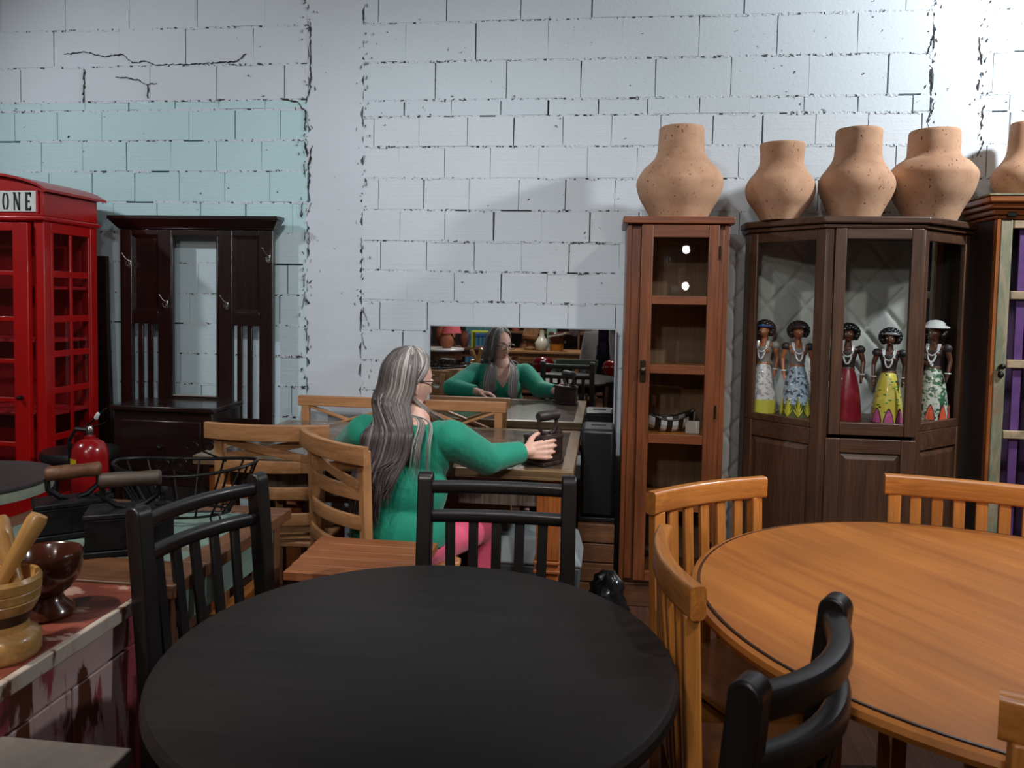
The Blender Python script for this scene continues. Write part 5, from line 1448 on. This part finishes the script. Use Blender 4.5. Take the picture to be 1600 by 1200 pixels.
def skirt_mat(name, a, b_, sc, lo, bottom=None, zb=.07, dots=None, leaf=None):
    m, nt, b = newmat(name); v = coords(nt,(1,1,1))
    f = noise(nt, v, sc, 3, .6, .5); s = ramp(nt, f, [(lo,(0,0,0)),(lo+.03,(1,1,1))]); c = mixc(nt, s.outputs[0], a, b_)
    if leaf:
        w = nd(nt,'ShaderNodeTexVoronoi'); w.inputs['Scale'].default_value=34; nt.links.new(coords(nt,(1,1,2.2)), w.inputs['Vector'])
        s2 = ramp(nt, w.outputs['Distance'], [(.22,(1,1,1)),(.27,(0,0,0))]); c = mixc(nt, s2.outputs[0], c, leaf)
    if dots:
        w = nd(nt,'ShaderNodeTexVoronoi'); w.inputs['Scale'].default_value=30; nt.links.new(coords(nt,loc=(.3,.1,.2)), w.inputs['Vector'])
        s3 = ramp(nt, w.outputs['Distance'], [(.13,(1,1,1)),(.16,(0,0,0))]); c = mixc(nt, s3.outputs[0], c, dots)
    if bottom:
        sx = nt.nodes.new('ShaderNodeSeparateXYZ'); nt.links.new(coords(nt), sx.inputs[0])
        s4 = ramp(nt, sx.outputs[2], [(zb-.002,(1,1,1)),(zb+.002,(0,0,0))]); c = mixc(nt, s4.outputs[0], c, bottom)
    nt.links.new(c, b.inputs['Base Color']); b.inputs['Roughness'].default_value=.35; b.inputs['Coat Weight'].default_value=.3; return m
M_PETP = plain('pink_petal', srgb(196,96,150), .4, var=.15); M_PETO = plain('orange_petal', srgb(220,92,60), .4); M_PETY = plain('yellow_leaf', srgb(206,196,60), .4); M_LINE = plain('petal_outline', srgb(56,20,50), .5)
dolls = [
 ('clay woman figurine with a blue headband and a white and yellow skirt', (.772,3.832), R(12), 0, skirt_mat('white_blotched_skirt', srgb(214,210,214), srgb(160,152,160), 60, .52, srgb(196,188,72), .065), 'blue', 1.0),
 ('clay woman figurine with a pale blue leaf patterned skirt and yellow fronds at the hem', (.905,3.725), R(-14), 0, skirt_mat('blue_leaf_skirt', srgb(168,186,206), srgb(72,80,92), 55, .53, leaf=srgb(228,232,236), bottom=srgb(92,100,60), zb=.06), 'plum', 1.0),
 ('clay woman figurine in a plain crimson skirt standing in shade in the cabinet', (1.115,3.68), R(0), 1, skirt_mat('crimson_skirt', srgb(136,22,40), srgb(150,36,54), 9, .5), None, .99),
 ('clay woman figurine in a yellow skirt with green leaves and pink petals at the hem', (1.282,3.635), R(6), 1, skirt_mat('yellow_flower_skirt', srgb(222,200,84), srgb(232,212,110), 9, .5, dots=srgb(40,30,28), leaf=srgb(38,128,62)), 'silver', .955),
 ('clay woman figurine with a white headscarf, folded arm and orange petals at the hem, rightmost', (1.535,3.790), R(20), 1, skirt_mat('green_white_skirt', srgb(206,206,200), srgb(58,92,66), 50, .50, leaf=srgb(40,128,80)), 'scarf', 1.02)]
for lab,(x,y),rz,sk,smat,extra,sc in dolls:
    t = thing('figurine', lab, 'figurine', (x,y,.8855), PI-rz-R(18), 'clay figurines in the corner cabinet'); t.scale = (sc*1.15,sc*1.15,sc)
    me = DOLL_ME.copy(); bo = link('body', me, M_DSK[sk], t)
    link('hair', HAIR_ME.copy(), M_DHAIR, t)
    MB().lathe([(skirt_r(0)-.004,0)]+[(skirt_r(z),z) for z in [.235*i/14 for i in range(15)]], 40, None, lambda a,z: 1+.03*math.sin(9*a)*max(0,1-z/.235)).build('skirt', smat, t, 0, 60)
    MB().lathe([(.0265,.232),(.0272,.25),(.0315,.285),(.036,.302),(.0335,.318)],24,Matrix.Diagonal((1,.82,1,1)),lambda a,z: 1+.12*max(0,math.sin(a))*math.exp(-((z-.302)/.012)**2)*(abs(math.cos(a))+.5)).build('bodice', M_BODICE if sk else M_LBOD, t, 0, 60)
    for s in (-1,1): MB().ell((s*.047,0,.326),(.018,.017,.020),None,12,8).build('puff_sleeve', M_BODICE if sk or extra=='plum' else M_LBOD, t)
    nk_ = [(.024*math.cos(a),.010+.020*abs(math.sin(a))*(1),.345-.052*math.sin(a)) for a in [PI*k/14 for k in range(15)]]
    MB().tube(nk_,.0042,8).build('necklace', M_BEAD, t)
    nk_ = [(.018*math.cos(a),.012+.026*abs(math.sin(a)),.345-.085*math.sin(a)) for a in [PI*k/14 for k in range(15)]]
    MB().tube(nk_,.0036,8).build('necklace', M_BEAD, t)
    for s in (-1,1): MB().tube([(s*.0555+.0095*math.cos(2*PI*k/12),.013+.0095*math.sin(2*PI*k/12),.214) for k in range(12)],.0035,6,True).build('bracelet', M_BEAD, t)
    for s in (-1,1): MB().ell((s*.0095,.0262,.396),(.0036,.0022,.0022),None,8,6).build('eye', M_EYEW, bo)
    MB().ell((0,.0285,.3735),(.006,.0025,.0022),None,8,6).build('lips', plain('doll_lips', srgb(160,40,44), .4) if 'doll_lips' not in bpy.data.materials else bpy.data.materials['doll_lips'], bo)
    if extra in ('blue','plum','silver'):
        hc_ = {'blue':srgb(52,84,150),'plum':srgb(60,28,40),'silver':srgb(168,170,182)}[extra]
        MB().tube([(.034*math.sin(a),.034*math.cos(a)-.003,.413+.006*math.cos(a)) for a in [R(-105+210*k/16) for k in range(17)]],.0058,8).build('headband', plain(extra+'_band', hc_, .4), t)
    if extra == 'scarf':
        MB().lathe([(.052,.418),(.050,.424),(.036,.430),(.033,.442),(.020,.452),(0,.455)],24).build('headscarf', plain('scarf_white', srgb(196,194,196), .6), t, 0, 60)
        MB().cap((.056,.01,.262),(.0,.045,.255),.010,.008).build('folded_forearm', M_DSK[1], t); MB().tube([(-.004+.002*math.sin(a),.043+.010*math.cos(a),.256+.010*math.sin(a)) for a in [2*PI*k/12 for k in range(12)]],.004,6,True,upv=(1,0,0)).build('bracelet', M_BEAD, t)
        petal_strip(skirt_r,.004,.075,8,.25,.020,M_LINE,t,'petal_edge'); petal_strip(lambda z: skirt_r(z)+.0016,.004,.068,8,.25,.0165,M_PETO,t,'petal')
    if extra == 'silver':
        petal_strip(skirt_r,.002,.072,8,.25,.0225,M_LINE,t,'petal_edge'); petal_strip(lambda z: skirt_r(z)+.0016,.002,.064,8,.25,.019,M_PETP,t,'petal')
    if extra == 'plum':
        for q in range(9):
            a0 = 2*PI*(q+.25)/9
            for s in range(-3,4):
                pts = [((skirt_r(z)+.0012)*math.cos(a0+s*.10*u),(skirt_r(z)+.0012)*math.sin(a0+s*.10*u),z) for u,z in [(k/5,.004+(.092-.020*abs(s))*k/5) for k in range(6)]]
                MB().tube(pts,.0030,5,scale=[.7,1,1,.9,.6,.3]).build('frond', M_PETY, t)

# ------------------------------------------------------------------ the rest of the shop, seen in the mirror
M_TERRA = plain('terracotta', srgb(164,96,66), .8, var=.15, bmp=.1); M_TERRAD = plain('dark_terracotta', srgb(112,62,44), .75, var=.2)
M_TEAL = plain('teal_paint', srgb(70,118,126), .55); M_MINT = plain('mint_paint', srgb(128,176,166), .55); M_LIME = plain('lime_paint', srgb(172,186,40), .45)
M_BLUE = plain('blue_paint', srgb(28,84,138), .5); M_CREAM = plain('cream_glaze', srgb(206,202,184), .3, coat=.4, var=.03); M_REDG = plain('red_gloss', srgb(158,10,16), .15, coat=.6, var=.06)
W_GRN = woods('faded_green_wood', srgb(84,108,84), srgb(128,146,116), rough=.6); W_GREY = woods('grey_brown_wood', srgb(84,72,66), srgb(122,108,98), rough=.6); W_TAN = woods('tan_wood', srgb(140,92,54), srgb(184,134,86), rough=.5)
def simple_table(name, label, x0, x1, y0, y1, H, wd, cat='table'):
    cx,cy = (x0+x1)/2,(y0+y1)/2
    t = thing(name, label, cat, (cx,cy,0)); a,b_ = (x1-x0)/2,(y1-y0)/2
    MB().box(-a,a,-b_,b_,H-.03,H).build('tabletop', wd['x'], t, .004)
    MB().box(-a+.03,a-.03,-b_+.03,b_-.03,H-.11,H-.031).build('apron', wd['x'], t, .003)
    for sx in (-1,1):
        for sy in (-1,1): MB().box(sx*(a-.05)-.025,sx*(a-.05)+.025,sy*(b_-.05)-.025,sy*(b_-.05)+.025,0,H-.111).build('leg', wd['z'], t, .003)
    return t
def pot(label, loc, r, h, mat, neck=.6, name='clay_pot', cat='pot', group=None):
    o = MB().lathe([(0,0),(r*.6,0),(r*.85,h*.2),(r,h*.45),(r*.9,h*.7),(r*neck,h*.88),(r*neck*.98,h*.93),(r*neck*1.12,h),(r*neck*.95,h),(r*neck*.85,h*.9),(r*.8,h*.6),(0,h*.1)],32).build(name, mat, None, 0, 50)
    o.location = loc; return tag(o, label, cat, group)
t = thing('round_table', 'round table with a white top holding a small clay pot, seen in the mirror', 'table', (-1.96,-1.28,0))
MB().lathe([(0,.78),(.27,.78),(.285,.79),(.285,.805),(.275,.812),(0,.812)],48).build('tabletop', plain('white_lacquer', srgb(214,212,214), .3, var=.02), t)
MB().lathe([(.25,.68),(.262,.68),(.262,.779),(.25,.779)],40).build('apron', W_MID['x'], t)
for k in range(4):
    a=PI/4+k*PI/2; MB().bar((.22*math.cos(a),.22*math.sin(a),0),(.22*math.cos(a),.22*math.sin(a),.70),.045,.045,(0,1,0)).build('leg', W_MID['z'], t, .003)
pot('small round pale clay pot on the white topped round table in the mirror', (-1.885,-1.28,.813), .082, .175, M_TERRA, .55)
simple_table('trestle_table', 'brown trestle table behind the white topped table, carrying pots and a pink lamp', -2.7,-1.36,-2.1,-1.62,.80, W_MID)
pot('large brown clay pot at the left end of the mirror', (-2.36,-1.82,.801), .16, .34, M_TERRAD, .6); pot('large reddish clay pot beside the pink lamp shade in the mirror', (-2.04,-1.93,.801), .13, .30, M_TERRA, .6)
pot('stacked small brown jar beside the lime stool in the mirror', (-1.76,-1.78,.801), .06, .20, M_TERRAD, .7)
t = thing('table_lamp', 'table lamp with a pink shade standing among the clay pots in the mirror', 'lamp', (-1.91,-1.68,.801))
MB().lathe([(0,0),(.05,0),(.06,.03),(.05,.10),(.015,.14),(.012,.20),(0,.201)],24).build('base', M_TERRAD, t, 0, 50)
MB().lathe([(.125,.175),(.127,.18),(.082,.325),(.079,.325),(.122,.178)],32).build('lamp_shade', plain('pink_shade', srgb(214,92,104), .7), t)
t = thing('lime_stool', 'small lime green open frame stool standing on the trestle table in the mirror', 'stool', (-1.52,-1.74,.801))
MB().box(-.135,.135,-.1,.1,.19,.212).build('seat', M_LIME, t, .003)
for sx in (-1,1):
    for sy in (-1,1): MB().box(sx*.12-.012,sx*.12+.012,sy*.085-.012,sy*.085+.012,0,.189).build('leg', M_LIME, t, .002)
capped_chair('blue painted chair behind the trestle table, seen in the mirror beside the woman', {a:M_BLUE for a in 'xyz'}, .38, .95, (-1.66,-2.62,0), 0, None, .02)
t = thing('teal_wardrobe', 'teal painted wardrobe with a mint post at the back of the shop, in the mirror', 'wardrobe', (-1.62,-3.5,0))
MB().box(-.40,.12,-.25,.25,0,2.1).build('body', M_TEAL, t, .005); MB().box(.121,.175,.19,.255,0,2.1).build('mint_post', M_MINT, t, .004)
for x0,x1 in ((-.39,-.14),(-.135,.115)): MB().box(x0,x1,.2505,.268,.08,2.03).build('door', M_TEAL, t, .004)
t = thing('shelf_unit', 'dark open shelf unit across the back of the shop, seen in the mirror', 'shelf', (-.40,-3.55,0))
for z in (.06,.50,.94,1.38,1.82,2.2): MB().box(-1.04,2.2,-.2,.2,z-.015,z+.015).build('shelf_board', W_MID['x'], t, .002)
for x in (-1.04,-.5,.04,.58,1.12,1.66,2.2): MB().box(x-.014,x+.014,-.199,.199,0,2.25).build('upright', W_MID['z'], t, .002)
MB().box(-1.04,2.2,-.212,-.2005,0,2.25).build('back_board', W_HALL['x'], t)
for k,(x,z,r_,h_) in enumerate(((-1.30,.956,.09,.26),(-1.05,.956,.10,.30),(-.78,.956,.11,.28),(-.30,.956,.10,.32),(.05,.956,.12,.26),(-1.15,.516,.11,.28),(-.72,.516,.09,.3),(-.15,.516,.12,.26))):
    pot('%s clay jar from the left on the %s board of the shelf unit' % (('first','second','third','fourth','fifth','first','second','third')[k], 'waist high' if z>.9 else 'lower'), (x,-3.5,z), r_, h_, (M_TERRA,M_TERRAD)[k%2], (.6,.5,.7)[k%3], group='jars on the dark shelf unit')
sb = simple_table('sideboard', 'low brown sideboard table in the mirror with vases and turned wooden stands', -1.38,-.28,-2.4,-1.85,.765, W_TAN)
t = thing('turned_stand', 'tiered turned wooden stand on the sideboard, left of the cream vase', 'stand', (-.95,-2.12,.766))
MB().lathe([(0,0),(.075,0),(.08,.02),(.05,.05),(.055,.09),(0,.091)],28).build('foot', W_TAN['x'], t, 0, 40)
MB().lathe([(0,.092),(.07,.092),(.10,.12),(.10,.135),(.0,.136)],28).build('dark_tier', W_HALL['x'], t, 0, 40)
MB().lathe([(0,.137),(.09,.137),(.105,.16),(.105,.19),(0,.191)],28).build('tier', W_TAN['x'], t, 0, 40)
for k in range(9): MB().bar((-.09+.0225*k,.02,.192),(-.055+.0225*k,-.01,.34),.014,.014,(0,1,0)).build('stick', W_TAN['z'], t)
o = MB().lathe([(0,0),(.055,0),(.085,.05),(.088,.10),(.06,.15),(.032,.19),(.030,.25),(.036,.265),(.03,.265),(.024,.2),(0,.1)],32).build('cream_vase', M_CREAM, None, 0, 50); o.location=(-.79,-2.02,.766); tag(o,'cream bottle vase with a tall neck on the sideboard in the mirror','vase')
t = thing('teal_post', 'mint painted square post behind the sideboard in the mirror', 'post', (-.70,-2.62,0))
MB().box(-.065,.065,-.065,.065,0,2.4).build('shaft', M_MINT, t, .006); MB().box(-.09,.09,-.09,.09,0,.06).build('foot', M_MINT, t, .004)
t = thing('seed_drum', 'ochre pot with a dark speckled seed cover on the sideboard in the mirror', 'pot', (-.60,-2.02,.766))
MB().lathe([(0,0),(.08,0),(.09,.05),(.092,.10),(0,.101)],28).build('pot', plain('ochre_glaze', srgb(176,108,34), .4), t, 0, 40)
MB().lathe([(0,.1015),(.10,.1015),(.115,.15),(.11,.23),(.09,.245),(0,.245)],28).build('cover', M_BRN, t, 0, 40)
sd_ = MB()
for k in range(70):
    a=k*2.4; z=.115+.12*((k*.618)%1); sd_.ell((.114*math.cos(a),.114*math.sin(a),z),(.006,.006,.011),None,6,5)
stuff(sd_.build('seeds', M_CREAM, t))
pot('terracotta vase with a pale rim on the low table in the mirror', (-.90,.02,.661), .06, .17, M_TERRA, .5)
simple_table('low_table', 'low dark table behind the photographer side chairs, holding the red hearted vase', -1.15,-.46,-.22,.20,.66, W_GREY)
def red_vase(label, loc):
    t = thing('red_vase', label, 'vase', loc, 0, 'red dotted vases')
    MB().lathe([(0,0),(.04,0),(.085,.03),(.112,.085),(.108,.13),(.08,.165),(.05,.172),(.045,.168),(0,.06)],32).build('body', M_REDG, t, 0, 50)
    for k in range(16):
        a=k*2.4; z=.05+.09*((k*.618)%1); r_=.111-.9*(z-.09)**2*14
        MB().ell((r_*math.cos(a),r_*math.sin(a),z),(.007,.007,.007),None,8,6).build('white_dot', M_CREAM, t)
red_vase('glossy red vase with pale dots on the low table, seen in the mirror', (-.60,.06,.661))
red_vase('glossy red vase with pale dots on the small stool, at the right of the mirror', (.11,.21,.661))
t = thing('small_stool', 'small tan stool under the second red dotted vase', 'stool', (.11,.21,0))
MB().lathe([(0,.635),(.13,.635),(.14,.645),(.135,.66),(0,.66)],28).build('seat', W_TAN['x'], t)
for k in range(4):
    a=PI/4+k*PI/2; MB().bar((.12*math.cos(a),.12*math.sin(a),0),(.09*math.cos(a),.09*math.sin(a),.636),.028,.028,(0,1,0)).build('leg', W_TAN['z'], t, .003)
capped_chair('faded green and tan wooden chair seen in the mirror right of the black chair', {'x':W_GRN['x'],'y':W_TAN['y'],'z':W_GRN['z']}, .38, .84, (-.25,.34,0), PI, None, .01, 4, depth=.0+.25)
capped_chair('grey brown chair seen in the mirror behind the black chair', W_GREY, .38, .86, (-.66,.36,0), PI, None, .01, 4, depth=.20) if False else None

# hanging bulbs whose glow shows in the glass of the narrow cabinet
def pendant(label, loc):
    t = thing('pendant_lamp', label, 'lamp', loc, 0, 'bare hanging bulbs')
    MB().ell((0,0,0),(.045,.045,.052)).build('bulb', emit('bulb_glow',(1,.96,.9),34) if 'bulb_glow' not in bpy.data.materials else bpy.data.materials['bulb_glow'], t)
    MB().lathe([(.02,.045),(.024,.05),(.024,.09),(.008,.11),(0,.112)],16).build('lamp_holder', iron_m, t)
    MB().tube([(0,0,.11),(0,0,3.9-loc[2])],.004,6).build('cord', M_BLACK, t)
pendant('bare hanging bulb nearer the counter, the higher glow in the narrow cabinet glass', (.963,-2.5,2.06)); pendant('bare hanging bulb deeper in the shop, the lower glow in the narrow cabinet glass', (1.02,-3.0,1.63))
